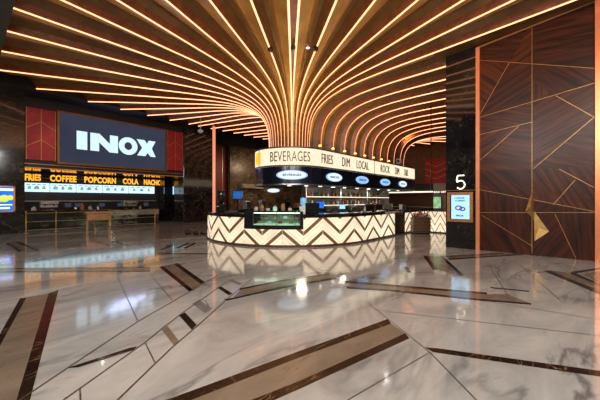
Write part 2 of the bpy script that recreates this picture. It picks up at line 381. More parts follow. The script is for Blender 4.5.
wl = [((478.6,60),(600,68.7)), ((532,0),(532,258)), ((509,63),(479,116)), ((479,117.6),(600,81.4)), ((556,95.8),(600,120.5)), ((593.6,117.6),(533,169)),
      ((478.6,135),(532,122)), ((519,126),(479,161)), ((478.6,189.5),(600,212.5)), ((559,169),(600,190.6)), ((575,180),(553,205)), ((478.6,212.5),(600,212.5)),
      ((481.5,215),(532,246)), ((555,214),(576,258.5))]
seam = ((478.6,171),(600,166))
def splitall(polys, line):
    r = []
    a, b = wpt(*line[0]), wpt(*line[1])
    for p in polys:
        for s_ in (1, -1):
            q = clip_poly(p, a, b, s_)
            if len(q) >= 3: r.append(q)
    return r
def within(polys, line, pred):
    r = []
    for p in polys:
        cy = sum(v[0] for v in p)/len(p); cz = sum(v[1] for v in p)/len(p)
        r += splitall([p], line) if pred(cy, cz) else [p]
    return r
polys = splitall([rect], wl[1])
polys = splitall(polys, seam)
ymid = wpt(532, 100)[0]
zs = lambda cy: wpt(532,168)[1]
polys = within(polys, wl[0], lambda y,z: z > zs(y))
polys = within(polys, wl[3], lambda y,z: zs(y) < z < 7.0 and z < 6.6)
polys = within(polys, wl[2], lambda y,z: y > ymid and z > 5.0)
polys = within(polys, wl[6], lambda y,z: y > ymid and zs(y) < z < 5.3)
polys = within(polys, wl[7], lambda y,z: y > ymid and zs(y) < z < 4.4)
polys = within(polys, wl[5], lambda y,z: y < ymid and zs(y) < z < 5.2)
polys = within(polys, wl[4], lambda y,z: y < ymid and 3.9 < z < 6)
polys = within(polys, wl[8], lambda y,z: z < zs(y))
polys = within(polys, wl[12], lambda y,z: y > ymid and z < 1.5)
polys = within(polys, wl[13], lambda y,z: y < ymid and z < 1.3)
polys = within(polys, wl[9], lambda y,z: y < ymid and 1.4 < z < zs(y))
bm = bmesh.new(); uvl = bm.loops.layers.uv.new('UVMap')
for p in polys:
    ang = random.choice([.35, -.5, 1.1, -1.0, .8, 0.1, 1.5]); ox, oz = random.random()*9, random.random()*9
    try: f = bm.faces.new([bm.verts.new((XR, a, b)) for a, b in p])
    except ValueError: continue
    f.material_index = random.random() < .45
    for l in f.loops:
        a, b = l.vert.co.y, l.vert.co.z
        l[uvl].uv = (a*math.cos(ang)+b*math.sin(ang)+ox, -a*math.sin(ang)+b*math.cos(ang)+oz)
me = bpy.data.meshes.new('wall_right_wood'); bm.to_mesh(me); bm.free()
me.materials.append(M['walnut']); me.materials.append(M['walnut_b'])
ww = bpy.data.objects.new('wall_right_veneer', me); col.objects.link(ww); struct(ww); ww.name = 'wall_east'
struct(MB().bounds(XR+.02, XR+.6, YEND, YP0, 0, ZW).build('wall_east_core', M['dark'])).name = 'trim_48'
mb = MB()
for a, b in wl:
    if b[0] == 532 and a[1] == 0: a, b = (532, 5), (532, 253)
    p, q = onX(XR, *a), onX(XR, *b); d = (q-p).normalized(); n = d.cross(Vector((1,0,0))).normalized()
    mb.box((p+q)/2-Vector((.004,0,0)), ((q-p).length, .011, .012), 0, (d, n, Vector((1,0,0))))
struct(mb.build('trim_49', M['brass']))
mb = MB(); mb.bounds(XR-.09, XR+.02, YP0-.05, YP0+.05, 0, 6.62); struct(mb.build('trim_50', M['copper']))
ye = onX(XR,597,200).y
struct(MB().bounds(XR-.10, XR+.02, ye-.10, ye+.04, 0, 6.95).build('trim_51', M['copper']))
mb = MB(); mb.add([(XR-.03,YP0,6.60),(XR-.03,ye,6.93),(XR-.03,ye,6.98),(XR-.03,YP0,6.66)], [(0,1,2,3)]); struct(mb.build('trim_52', M['copper_soft']))
# gold folded plates on the wood wall
em = empty('wall_sculpture', onX(XR,533,218), 'gold folded triangular plates mounted on the dark wood wall', 'sculpture')
def plate(name, pts, th, par):
    P = [onX(XR, *p) for p in pts]; P = [Vector((XR-.004, p.y, p.z)) for p in P]
    c = sum(P, Vector())/len(P); n = len(P); Q = [p+Vector((-.02,0,0)) for p in P]; apex = P[1].lerp(P[0], .2)+Vector((-th,0,0))
    c2_ = c+Vector((-th,0,0))
    mb = MB(); mb.add(P+Q+[c2_], [tuple(range(n))]+[(i,(i+1)%n,n+(i+1)%n,n+i) for i in range(n)]+[(n+i,n+(i+1)%n,2*n) for i in range(n)])
    mb.build(name, M['gold'], par)
plate('plate', [(533,189),(525.5,211),(534,219.5)], .10, em)
plate('plate', [(534,211),(549,231.5),(534.6,241)], .10, em)

# pillar with the number
struct(MB().bounds(XR-.02, XR+1.2, YP0+.05, YP1, 0, 7.0).build('trim_53', M['granite_black']))
mb = MB(); mb.bounds(XR-.03, XR-.02, YP0+.05, YP1, onX(XR,460,190.3).z-.006, onX(XR,460,190.3).z+.006); struct(mb.build('trim_54', M['brass']))
p5a, p5b = onX(XR-.06,455.3,189), onX(XR-.06,466.5,175.2)
num = empty('screen_number', p5a, 'glowing white neon numeral 5 on the black pillar', 'sign number')
# numeral 5 as a bent tube
W5 = p5a.y-p5b.y; H5 = p5b.z-p5a.z
path5 = [(.80,1.0),(.25,1.0),(.20,.95),(.13,.60),(.16,.55)]
for k in range(13):
    a = PI*.78-k*(PI*1.55/12); path5.append((.47+.38*math.cos(a), .31+.31*math.sin(a)))
X5 = XR-.07
MB().tube([(X5, p5a.y-W5*a, p5a.z+H5*b) for a, b in path5], .017, 8).build('neon_tube', glow('numeral glow', (1,.84,.66), 3), num, smooth=True)
mb = MB()
for a, b in ((.5,1.0),(.8,.3)): MB().tube([(X5, p5a.y-W5*a, p5a.z+H5*b),(XR-.02, p5a.y-W5*a, p5a.z+H5*b)], .008, 6).build('standoff', M['steel'], num)
# poster screen on pillar
def framed_screen(root, x, ya, yb, za, zb, fw, mats, nrm=-1):
    """frame + screen on plane x, facing -x"""
    fb = MB(); t0, t1 = x-.09, x-.02
    fb.bounds(t0,t1,ya,yb,za,za+fw,bev=.006); fb.bounds(t0,t1,ya,yb,zb-fw,zb,bev=.006)
    fb.bounds(t0,t1,ya,ya+fw,za+fw,zb-fw); fb.bounds(t0,t1,yb-fw,yb,za+fw,zb-fw)
    fb.build('frame', mats[0], root)
    MB().bounds(x-.05,x-.02,ya+fw,yb-fw,za+fw,zb-fw).build('backing', M['black'], root)
a, b = onX(XR,448,221.3), onX(XR,473.5,192)
ps = empty('poster_screen', (XR-.02, (a.y+b.y)/2, a.z), 'copper framed digital poster glowing pale blue below the numeral 5', 'screen')
framed_screen(ps, XR-.02, b.y, a.y, a.z, b.z, .09, [M['copper_soft']])
c, d = onX(XR,452,218.5), onX(XR,470,195)
sp = MB().bounds(XR-.088,XR-.07, d.y, c.y, c.z, d.z).build('display', M['poster'], ps)
yl, yr = c.y, d.y; wP = yl-yr; hP = d.z-c.z
for (t_, zz, hh, ww_) in (('LARGE', .84, .07, .55), ('COMBO', .73, .07, .60)):
    flat_text('lettering', t_, (XR-.095, yl-wP*.2, c.z+hP*zz), (0,-1,0), (0,0,1), (-1,0,0), hP*hh, M['poster_ink'], sp, width=wP*ww_, bold=.03)
flat_text('lettering', 'INOX', (XR-.095, yl-wP*.28, c.z+hP*.10), (0,-1,0), (0,0,1), (-1,0,0), hP*.08, M['blue_ink'], sp, width=wP*.42, bold=.04)
for (oy, oz, rr) in ((.42,.46,.17),(.62,.42,.14)):
    MB().tube([(XR-.095, yl-wP*(oy+rr*math.cos(k*PI/8)), c.z+hP*oz+rr*.8*hP*.6*math.sin(k*PI/8)) for k in range(17)], .022, 6).build('picture', M['poster_ink'], sp)

# ------------------------------------------------------------------ INOX shop front
# video wall
pa = onY(YS,58,163); 
vz0, vz1 = 3.66, 6.42
vw = empty('video_wall', ((XSC0+XSC1)/2, YS, vz0), 'huge slate grey video wall showing white INOX letters above the food counter', 'screen')
MB().bounds(XSC0+.04, XSC1-.04, YS-.12, YS-.02, vz0+.04, vz1-.04).build('display', M['screen_slate'], vw)
fb = MB(); f_ = .06
fb.bounds(XSC0-f_,XSC1+f_,YS-.17,YS,vz1-.04,vz1+f_); fb.bounds(XSC0-f_,XSC1+f_,YS-.17,YS,vz0-f_,vz0+.04)
fb.bounds(XSC0-f_,XSC0+.04,YS-.17,YS,vz0+.04,vz1-.04); fb.bounds(XSC1-.04,XSC1+f_,YS-.17,YS,vz0+.04,vz1-.04)
fb.build('frame', pbr('dark bronze frame', (.25,.13,.06), .35, .6, noise=.2), vw)
lx0, lx1 = onY(YS,76,150).x, onY(YS,154.5,150).x; lz0, lz1 = 4.50, 5.53; LW = lx1-lx0; LH = lz1-lz0
def ltr(polys):
    mb = MB()
    for p in polys: mb.prism([(lx0+LW*a, YS-.14, lz0+LH*b) for a, b in p], (0,-.02,0))
    mb.build('letter', M['letter_white'], vw)
ltr([[(0,0),(.115,0),(.115,1),(0,1)]])
ltr([[(.15,0),(.25,0),(.25,.52),(.375,0),(.48,0),(.48,1),(.38,1),(.38,.48),(.255,1),(.15,1)]])
mb = MB(); n = 28; O = [(.615+.125*math.cos(2*PI*k/n), .5+.53*math.sin(2*PI*k/n)) for k in range(n)]; I = [(.615+.052*math.cos(2*PI*k/n), .5+.24*math.sin(2*PI*k/n)) for k in range(n)]
V = [(lx0+LW*a, YS-y_, lz0+LH*b) for y_ in (.14,.16) for q in (O, I) for a, b in q]
F = []
for k in range(n):
    j = (k+1) % n; F += [(2*n+k,2*n+j,3*n+j,3*n+k),(k,j,n+j,n+k),(k,j,2*n+j,2*n+k),(n+k,n+j,3*n+j,3*n+k)]
mb.add(V, F); mb.build('letter', M['letter_white'], vw)
ltr([[(.735,0),(.85,0),(.885,.22),(.925,0),(1.0,0),(1.0,.02),(.945,.52),(1.0,1),(.90,1),(.875,.78),(.84,1),(.73,1),(.805,.5)]])
# red chevron panels
def red_panel(xa, xb, z0, z1, label, half):
    r = empty('red_wall_panel', ((xa+xb)/2, YS, z0), label, 'wall panel')
    MB().bounds(xa, xb, YS-.10, YS-.01, z0, z1, bev=.01).build('upholstery', M['red_fabric'], r)
    mb = MB(); xm = (xa+xb)/2; yb = YS-.108
    for x in (xa+.02, xm, xb-.02): mb.bounds(x-.01, x+.01, yb-.01, yb+.01, z0, z1)
    k = z0-.3
    while k < z1:
        for s_, xa_, xb_ in ((1, xa, xm), (-1, xm, xb)):
            w_ = xb_-xa_
            za, zb = (k+.0, k+.42) if s_ == 1 else (k+.42, k)
            if min(za, zb) > z0 and max(za, zb) < z1:
                p, q = Vector((xa_, yb, za)), Vector((xb_, yb, zb)); d_ = (q-p).normalized()
                mb.box((p+q)/2, ((q-p).length, .015, .018), 0, (d_, Vector((0,1,0)), d_.cross(Vector((0,1,0)))))
        k += .95
    mb.build('gold_piping', M['brass'], r)
red_panel(XCL+.05, XSC0-.1, 3.72, 6.4, 'red upholstered panel with gold chevron piping on the left side of the INOX screen', 0)
red_panel(XSC1+.12, XCOL0-.06, 3.72, 6.45, 'red upholstered panel with gold chevron piping between the INOX screen and granite column', 1)
struct(MB().bounds(XCL, XCOL0, YS-.05, YS+.05, 3.50, 3.53).build('trim_55', M['brass']))
struct(MB().bounds(XCL, XCOL0, YS-.03, YS+.05, 3.30, 3.34).build('trim_56', M['copper_soft']))
# amber food words
YM = 24.1
wb = empty('food_word_sign', (onY(YM,90,178).x, YM+.1, 2.75), 'row of amber glowing food words above the menu screens', 'sign')
MB().bounds(onY(YM,20,180).x, onY(YM,166,180).x, YM+.05, YM+.18, 2.74, 3.28).build('backing', M['black'], wb)
for t_, xa, xb in (('FRIES',25,41),('COFFEE',50,76.5),('POPCORN',84.5,116),('COLA',123,138.5),('NACHOS',144,163.5)):
    A_, B_ = onY(YM,xa,178).x, onY(YM,xb,178).x
    flat_text('lettering', t_, (A_, YM+.02, 2.80), (1,0,0), (0,0,1), (0,-1,0), .42, M['amber'], wb, width=B_-A_, bold=.035, depth=.04)
for xa, xb in ((41.5,49),(77,84),(116.5,122.5),(139,143.5),(164,182)):
    MB().bounds(onY(YM,xa,178).x, onY(YM,xb,178).x, YM, YM+.05, 2.99, 3.01).build('dash', M['brass'], wb)
# menu screens
for k in range(5):
    xa, xb = 24+k*26.2, 24+(k+1)*26.2-.4
    A_, B_ = onY(YM,xa,187).x, onY(YM,xb,187).x
    r = empty('menu_screen', ((A_+B_)/2, YM+.1, 2.15), 'pale blue menu screen under the amber food words, %s of five from the left' % ORD[k], 'menu screen', 'menu screens over the food counter')
    MB().bounds(A_+.01, B_-.01, YM, YM+.08, 2.14, 2.68, bev=.008).build('display', M['menu'], r)
    for q in range(3):
        mb = MB(); x = A_+(B_-A_)*(.2+.28*q); w_ = .14+.08*((k+q) % 2)
        mb.lathe((x, YM-.005, 2.30), [(w_*.5,0),(w_*.62,.05),(w_*.45,.16),(w_*.1,.22)], 10)
        for v in mb.v: v.y = YM-.006+(v.y-YM)*.02
        mb.build('picture', M['menu_dark'], r)
    mb = MB()
    for q in range(4): mb.bounds(A_+.1+q*(B_-A_-.2)/4, A_+.1+(q+.7)*(B_-A_-.2)/4, YM-.012, YM-.002, 2.56, 2.60)
    mb.build('text_lines', M['blue_ink'], r)
# blue screen beside the column, far right of recess
A_, B_ = onY(24.0,173,187).x, onY(24.0,181,187).x
r = empty('menu_screen', (A_, 24.0, 2.1), 'narrow blue lit screen just left of the tall granite column', 'menu screen')
MB().bounds(A_, B_+.3, 23.95, 24.05, 2.1, 2.75, bev=.01).build('display', M['cyan'], r); MB().bounds(A_-.05, B_+.35, 24.05, 24.31, 2.05, 2.8).build('housing', M['black'], r)
struct(MB().bounds(onY(23.2,164.5,187).x, onY(23.2,172,187).x, 23.2, 24.0, 0, 3.32).build('trim_57', M['granite_black']))
# cafe counter in the recess
cc = empty('food_counter', (onY(22.6,95,215).x, 22.6, 0), 'long dark food counter with a pale stone band under the menu screens', 'counter')
xa, xb = onY(22.3,22,215).x, onY(22.3,158,215).x
MB().bounds(xa, xb, 22.2, 22.9, .1, .66).build('front_panel', M['granite'], cc)
MB().bounds(xa, xb, 22.3, 22.9, 0, .1).build('plinth', M['black'], cc)
MB().bounds(onY(22.2,110,215).x, xb, 22.14, 22.2, .62, .98, bev=.01).build('stone_band', M['pale_stone'], cc)
MB().bounds(xa, onY(22.2,110,215).x-.01, 22.16, 22.2, .66, .98).build('glass_front', M['black'], cc)
MB().bounds(xa, xb, 22.1, 22.95, .98, 1.04, bev=.015).build('countertop', M['granite_black'], cc)
# back equipment
def coffee_machine(loc, sc, label, body='steel', group=None):
    r = empty('coffee_machine', loc, label, 'coffee machine', group); x, y, z = loc; s = sc
    MB().bounds(x-.40*s,x+.40*s,y-.22*s,y+.25*s,z+.06*s,z+.16*s,bev=.01).build('drip_tray', M['black'], r)
    MB().bounds(x-.40*s,x+.40*s,y-.02*s,y+.25*s,z+.16*s,z+.34*s,bev=.01).build('body', M[body], r)
    MB().bounds(x-.42*s,x+.42*s,y-.24*s,y+.26*s,z+.34*s,z+.52*s,bev=.03*s).build('head', M[body], r)
    for q in (-1, 1):
        MB().tube([(x+q*.2*s,y-.12*s,z+.34*s),(x+q*.2*s,y-.12*s,z+.27*s)], .035*s, 10).build('group_head', M['black'], r)
        MB().tube([(x+q*.2*s,y-.12*s,z+.28*s),(x+q*.2*s,y-.32*s,z+.27*s)], .015*s, 6).build('portafilter', M['black'], r)
        for w in (-1, 1): MB().tube([(x+q*.36*s,y+w*.18*s,z),(x+q*.36*s,y+w*.18*s,z+.07*s)], .02*s, 6).build('foot', M['black'], r)
    return r
def monitor(loc, w, h, face, label, scr, rot=0, name='till_monitor', cat='monitor', stand=.16, group=None):
    """monitor on a stand; face = unit vector towards which the display looks"""
    r = empty(name, loc, label, cat, group); L = Vector(loc); f = Vector(face).normalized(); s = Vector((0,0,1)).cross(f).normalized(); u = Vector((0,0,1))
    MB().box(L+u*.01, (.22,.16,.02), 0, (s,f,u), .005).build('base', M['black'], r)
    MB().box(L+u*(stand/2+.01), (.05,.03,stand), 0, (s,f,u)).build('stand', M['black'], r)
    hs = MB().box(L+u*(stand+h/2), (w,.04,h), 0, (s,f,u), .008).build('housing', M['black'], r)
    MB().box(L+u*(stand+h/2)+f*.024, (w*.92,.008,h*.88), 0, (s,f,u)).build('display', scr, r)
    return r
for px, sc in ((49,1.0),(130,1.1)):
    p = onY(22.6,px,205); coffee_machine((p.x,22.6,1.04), sc, 'steel coffee machine on the food counter '+('near its left end' if px < 60 else 'near its right end'))
for i, px in enumerate((68,78,102,120,146)):
    p = onY(22.5,px,205)
    monitor((p.x,22.5,1.04), .34,.26,(0,-1,0), 'dark till monitor on the food counter under the menus, %s from the left' % ORD[i], M['screen_slate'], group='tills on the food counter')
# back bar shelf behind
bb = empty('back_cabinet', (onY(24,60,205).x,24,0), 'dim back cabinet with lit shelf behind the food counter', 'cabinet')
MB().bounds(onY(24,24,205).x, onY(24,156,205).x, 23.9, 24.28, 0, .95, bev=.01).build('body', M['granite'], bb)
MB().bounds(onY(24,24,205).x, onY(24,156,205).x, 23.95, 24.28, 1.55, 1.6).build('shelf', M['steel'], bb)
for i, px in enumerate((34,42,47,52,76,82,90,98,126,134,140)):
    p = onY(24.1,px,203); hgt = .3+.1*((i*7) % 3)
    o = MB().lathe((p.x,24.08,.95), [(.12,0),(.13,.04),(.12,hgt*.7),(.05,hgt*.85),(.05,hgt)], 10).build('canister', M[('white_pl','steel','bottle_a')[i % 3]], None, True, origin=(p.x,24.08,.95))
    tag(o, '%s canister on the back cabinet behind the food counter, %s from the left' % (('white','steel','amber')[i % 3], ORD[i]), 'canister', 'canisters behind the food counter')
# rail in front of the shop
YR = 19.9
rl = empty('queue_railing', (onY(YR,60,215).x, YR, 0), 'brass posts and glass queue railing in front of the food counter', 'railing')
rx0 = onY(YR,25,215).x; rx1 = onY(YR,156,215).x
for px in (26,56,95,109,155):
    x = onY(YR,px,215).x
    pst = MB().lathe((x,YR,0), [(.09,0),(.09,.02),(.028,.03),(.028,1.02),(.036,1.03),(.036,1.08)], 12).build('post', M['brass'], rl, True)
for z in (.98,.55,.14): MB().tube([(rx0,YR,z),(rx1,YR,z)], .016, 8).build('rail', M['brass' if z > .9 else 'steel'], rl)
MB().bounds(rx0, rx1, YR-.006, YR+.006, .18, .94).build('glass_panel', M['glass'], rl)
# tan console table
p0, p1 = onY(18.9,85,215), onY(18.9,112,215)
ct = empty('console_table', ((p0.x+p1.x)/2, 18.9, 0), 'tan wooden console with curved ends and four legs before the queue railing', 'table')
MB().bounds(p0.x,p1.x,18.7,19.1,.90,1.0,bev=.03).build('tabletop', M['ochre'], ct)
MB().bounds(p0.x+.06,p1.x-.06,18.74,19.06,.55,.90,bev=.03).build('apron', M['ochre'], ct)
for sx in (p0.x+.1, p1.x-.1):
    for sy in (18.78, 19.02): MB().tube([(sx,sy,.56),(sx,sy,0)], [.03,.018], 8).build('leg', M['brass'], ct)
# three dark floor pots
for i, px in enumerate((188,196,203.5)):
    p = fl(px,234.5)
    o = MB().lathe((p.x,p.y,0), [(.09,0),(.13,.06),(.14,.12),(.10,.17),(.03,.19)], 12).build('floor_bollard', M['black'], None, True, origin=(p.x,p.y,0))
    tag(o, 'small round black bollard on marble by the granite column, %s from the left' % ORD[i], 'bollard', 'small bollards left of the counter')
# blue screen on left column
YC = YS-.25
a, b = onY(YC,-8,213), onY(YC,15,188)
sl = empty('wall_screen', ((a.x+b.x)/2, YC, a.z), 'blue advertising screen with yellow shapes on the left granite column', 'screen')
z0, z1 = 1.05, 2.33
fb = MB(); fb.bounds(a.x,b.x,YC-.1,YC,z0,z0+.06); fb.bounds(a.x,b.x,YC-.1,YC,z1-.06,z1); fb.bounds(a.x,a.x+.06,YC-.1,YC,z0,z1); fb.bounds(b.x-.07,b.x,YC-.1,YC,z0,z1); fb.build('frame', M['copper_soft'], sl)
dsp = MB().bounds(a.x+.06,b.x-.07,YC-.05,YC,z0+.06,z1-.06).build('display', M['blue_screen'], sl)
xx = onY(YC,4,200).x
for q, r_ in ((0,.18),(.22,.12),(-.3,.2)): MB().tube([(xx+q,YC-.05,z0+.66+q*.2),(xx+q,YC-.07,z0+.66+q*.2)], r_, 18).build('picture', M['lime'], dsp)
mb = MB(); mb.bounds(xx-.6,xx+.35,YC-.07,YC-.05,z1-.24,z1-.14); mb.bounds(xx-.5,xx+.2,YC-.07,YC-.05,z0+.16,z0+.24); mb.bounds(xx-.5,xx+.28,YC-.07,YC-.05,z0+.34,z0+.38); mb.build('text_lines', M['white_glow'], dsp)
# copper light pole
pp = atZ(20.3, 214, 200); pz = 6.62
lp = empty('light_pole', (pp.x,pp.y,0), 'slim copper light pole rising to the ceiling left of the curved counter', 'light pole')
MB().tube([(pp.x,pp.y,.03),(pp.x,pp.y,pz)], .10, 10).build('pole', pbr('glowing copper pole', (.8,.35,.2), .35, .5, noise=.1, emis=(1,.36,.20), es=.75), lp, True)
MB().lathe((pp.x,pp.y,0), [(.2,0),(.2,.02),(.12,.03)], 14).build('base', M['brass'], lp)
MB().lathe((pp.x,pp.y,pz-.03), [(.11,0),(.14,.02),(.14,.05)], 14).build('cap', M['brass'], lp)

# ------------------------------------------------------------------ kiosk geometry : stadium path
CX, CY = 10.35, 9.67
TL = 10.5                                   # straight length
def stad(u, R):
    """u>=0: near straight (metres); -pi<u<0: near cap (radians); below -pi: far straight"""
    if u >= 0: return Vector((CX+u, CY-R, 0)), Vector((0,-1,0))
    if u > -PI:
        n = Vector((-math.sin(-u), -math.cos(-u), 0)); return Vector((CX,CY,0))+n*R, n
    return Vector((CX+(-PI-u), CY+R, 0)), Vector((0,1,0))
def stadring(R, n=28, end=TL):
    pts = [stad(end, R)[0], stad(end*.5, R)[0]]+[stad(-k*PI/n, R)[0] for k in range(n+1)]+[stad(-PI-end*.5, R)[0], stad(-PI-end, R)[0]]
    # far cap
    for k in range(1, n): 
        a = k*PI/n; pts.append(Vector((CX+end+math.sin(a)*R, CY+math.cos(a)*R, 0)))
    return pts
def band(mb, R, z0, z1, mi=0, R2=None, n=36, close=True, end=TL):
    P = stadring(R, n, end); Q = stadring(R2 if R2 is not None else R, n, end); k = len(P)
    mb.add([p+Vector((0,0,z0)) for p in P]+[q+Vector((0,0,z1)) for q in Q], [(i,(i+1)%k,k+(i+1)%k,k+i) for i in range(k)], mi)

# sign + fascia
ks = empty('kiosk_sign', (CX+2,CY,2.29), 'long rounded cream light box sign reading BEVERAGES above the counter', 'sign')
RS = 1.72; ZT, ZB, ZF = 3.84, 3.07, 2.30
mb = MB(); band(mb, RS, ZB+.03, ZT-.03); mb.build('light_box', M['sign_face'], ks, True)
mb = MB(); band(mb, RS+.02, ZT-.03, ZT+.03); band(mb, RS+.02, ZT+.03, ZT+.03, 0, RS-.7); band(mb, RS+.02, ZB-.03, ZB+.03); band(mb, RS+.02, ZB+.03, ZB+.03, 0, RS); band(mb, RS+.02, ZT-.03, ZT-.03, 0, RS)
mb.build('edge_trim', M['letter_brown'], ks)
mb = MB(); band(mb, RS+.005, ZF, ZB-.03); mb.build('navy_fascia', M['navy'], ks, True)
mb = MB(); band(mb, RS+.015, ZF-.03, ZF+.02); mb.build('bottom_rim', M['steel'], ks)
mb = MB(); P = stadring(RS, 28); mb.poly([p+Vector((0,0,ZF-.01)) for p in P]); mb.build('soffit', M['dark'], ks)
mb = MB(); band(mb, RS-.68, ZT+.02, ZT+.02, 0, .3); mb.build('top_cover', M['dark'], ks)
# right end cap of the sign: gold corner
def u_of(px, R):
    """path parameter at which the stadium of radius R is seen at column px"""
    best = None
    for k in range(-1800, 9600, 2):
        u = k/1000.0 if k >= 0 else k/1000.0
        p, n = stad(u, R)
        dep = p.x*FX+p.y*FY; rt = p.x*FY-p.y*FX
        if (n.x*p.x+n.y*p.y) >= 0: continue
        e = abs(300+300*rt/dep-px)
        if best is None or e < best[0]: best = (e, u)
    return best[1]
def arc(u, R):    # to metres along path of radius R
    return u if u >= 0 else u*R
def unarc(s, R): return s if s >= 0 else s/R
def curved_text(name, txt, pa, pb, z, h, mat, parent, R, bold=0, depth=.02):
    s0, s1 = arc(u_of(pa, R), R), arc(u_of(pb, R), R)
    vs, fs = text_shapes(txt, h, s1-s0, bold, depth=depth)
    V = []
    for a, b, c in vs:
        p, n = stad(unarc(s0+a, R), R+.012+b); V.append(p+Vector((0,0,z+c)))
    return mesh(name, V, fs, mat, parent)
for t_, xa, xb in (('BEVERAGES',270.5,310),('FRIES',321.5,332.5),('DIM',342,349.5),('LOCAL',356.5,368.5),('ROCK',380.5,389.5),('DIM',395,399),('CAKE',404,409)):
    curved_text('lettering', t_, xa, xb, 3.25, .42, M['letter_brown'], ks, RS, bold=-.004)
mb = MB()
for px in (257.5, 374.5):
    p, n = stad(u_of(px, RS), RS+.01); mb.box(p+Vector((0,0,(ZT+ZB)/2)), (.02,.02,ZT-ZB), 0)
mb.build('joint', M['letter_brown'], ks)
# amber art deco panel at the left end
u0 = u_of(256.6, RS)-.22
V = []; F = []
for k in range(6):
    p, n = stad(u0+.3*k/5, RS+.014); V += [p+Vector((0,0,ZB+.12)), p+Vector((0,0,ZT-.12))]
    if k: F.append((2*k-2,2*k,2*k+1,2*k-1))
mesh('amber_panel', V, F, M['amber'], ks)
# oval badges
for i, (px, wpx) in enumerate(((292,31),(334,18),(362,14),(385,12),(402.5,9.5))):
    uc = u_of(px, RS); s0 = arc(uc, RS); hw = .66 if i == 0 else .62; hh = .20
    def ovalp(k, q, dd, n_=28):
        a = 2*PI*k/n_; p, nn = stad(unarc(s0+hw*q*math.cos(a), RS), RS+dd); return p+Vector((0,0,2.68+hh*q*math.sin(a)))
    n_ = 28
    V = [ovalp(k, 1, .01) for k in range(n_)]+[ovalp(k, 1, .045) for k in range(n_)]
    V.append(stad(unarc(s0, RS), RS+.045)[0]+Vector((0,0,2.68)))
    F = [(k,(k+1)%n_,n_+(k+1)%n_,n_+k) for k in range(n_)]
    F += [(n_+k, n_+(k+1)%n_, 2*n_) for k in range(n_)]
    ob = mesh('oval_badge', V, F, M['oval_blue'], ks)
    V = [ovalp(k, .88, .05) for k in range(n_)]+[stad(unarc(s0, RS), RS+.05)[0]+Vector((0,0,2.68))]
    mesh('face', V, [(k,(k+1)%n_,n_) for k in range(n_)], M['oval' if i in (0,1,4) else 'oval_blue'], ob)
    vs, fs = text_shapes('INOX' if i else 'BEVERAGES', .10, hw*1.15, .03, depth=.01)
    V = [stad(unarc(s0-hw*.57+a, RS), RS+.06+b)[0]+Vector((0,0,2.63+c)) for a, b, c in vs]
    mesh('lettering', V, fs, M['blue_ink'], ob)
# downlights in sign soffit
for i, u in enumerate((-.9,-.35,.4,1.4,2.4,3.6,4.8,6.0,7.4,8.8)):
    p, n = stad(u, RS-.35)
    r = empty('soffit_downlight', p+Vector((0,0,ZF-.04)), 'small round white downlight under the sign soffit, %s from its rounded end' % ORD[i], 'downlight', 'downlights under the sign soffit')
    MB().lathe(p+Vector((0,0,ZF-.045)), [(.095,0),(.11,.01),(.11,.03)], 14).build('housing', M['steel'], r)
    MB().lathe(p+Vector((0,0,ZF-.052)), [(.08,0),(.08,.006)], 12).build('lens', glow('downlight lens', (1,.93,.82), 7) if i == 0 else bpy.data.materials['downlight lens'], r)
    l = bpy.data.lights.new('counter spot', 'SPOT'); l.energy = 16; l.color = (1,.85,.68); l.spot_size = 2.3; l.spot_blend = .8; l.shadow_soft_size = .06
    lo = bpy.data.objects.new('counter spot', l); col.objects.link(lo); lo.location = p+Vector((0,0,ZF-.10))
# small projector on the sign end
p, n = stad(8.9, RS-.3)
pj = empty('projector', p+Vector((0,0,ZT+.03)), 'small grey projector box on the far end of the sign', 'projector')
MB().box(p+Vector((0,0,ZT+.36)), (.34,.30,.34), 0, None, .03).build('body', M['white_pl'], pj)
MB().box(p+Vector((0,0,ZT+.11)), (.10,.10,.16), 0).build('bracket', M['steel'], pj)
MB().tube([p+Vector((-.17,-.02,ZT+.36)), p+Vector((-.24,-.02,ZT+.36))], .08, 12).build('lens', M['black'], pj)

# counter ------------------------------------------------------------
RC = 3.8
uA, uB = u_of(303.5, RC), u_of(244, RC)        # display case range (radians, negative)
CL = 2.85; CR0, CR1 = 3.95, 5.75
kc = empty('service_counter', (CX,CY,0), 'curved service counter with glowing onyx chevron panels and dark granite top', 'counter')
def sweep(name, u_list, sec, mat, parent, closed=True, smooth=False):
    """sweep a closed section [(R,z)] along path"""
    V = []; F = []; k = len(sec)
    for u in u_list:
        for R, z in sec: V.append(stad(u, R)[0]+Vector((0,0,z)))
    for i in range(len(u_list)-1):
        for j in range(k): F.append((i*k+j, i*k+(j+1)%k, (i+1)*k+(j+1)%k, (i+1)*k+j))
    F.append(tuple(range(k-1,-1,-1))); F.append(tuple((len(u_list)-1)*k+j for j in range(k)))
    return mesh(name, V, F, mat, parent, smooth=smooth)
def urange(a, b):
    """samples between path parameters, a<b"""
    L = [a]; u = a
    while True:
        u = u+(.06 if u < 0 else 1.0)
        if a < 0 < u and L[-1] < 0: u = 0.0
        if a < -PI: pass
        if u >= b-1e-4: break
        L.append(u)
    L.append(b); return L
topsec = [(RC-.70,1.02),(RC+.05,1.02),(RC+.05,1.13),(RC+.03,1.15),(RC-.70,1.15)]
botsec = [(RC-.08,0),(RC+.02,0),(RC+.02,.08),(RC-.08,.08)]
insec = [(RC-.12,.08),(RC-.06,.08),(RC-.06,1.02),(RC-.12,1.02)]
UL = -PI*.98
def far(a, b): return [-PI-b+i*(b-a)/6 for i in range(7)]
for (a, b) in ((UL, uB), (uA, CL)):
    sweep('countertop', urange(a, b), topsec, M['granite_black'], kc)
    sweep('inner_shell', urange(a, b), insec, M['dark'], kc)
sweep('inner_shell', urange(uB, uA), [(R, min(z, .60)) for R, z in insec], M['dark'], kc)
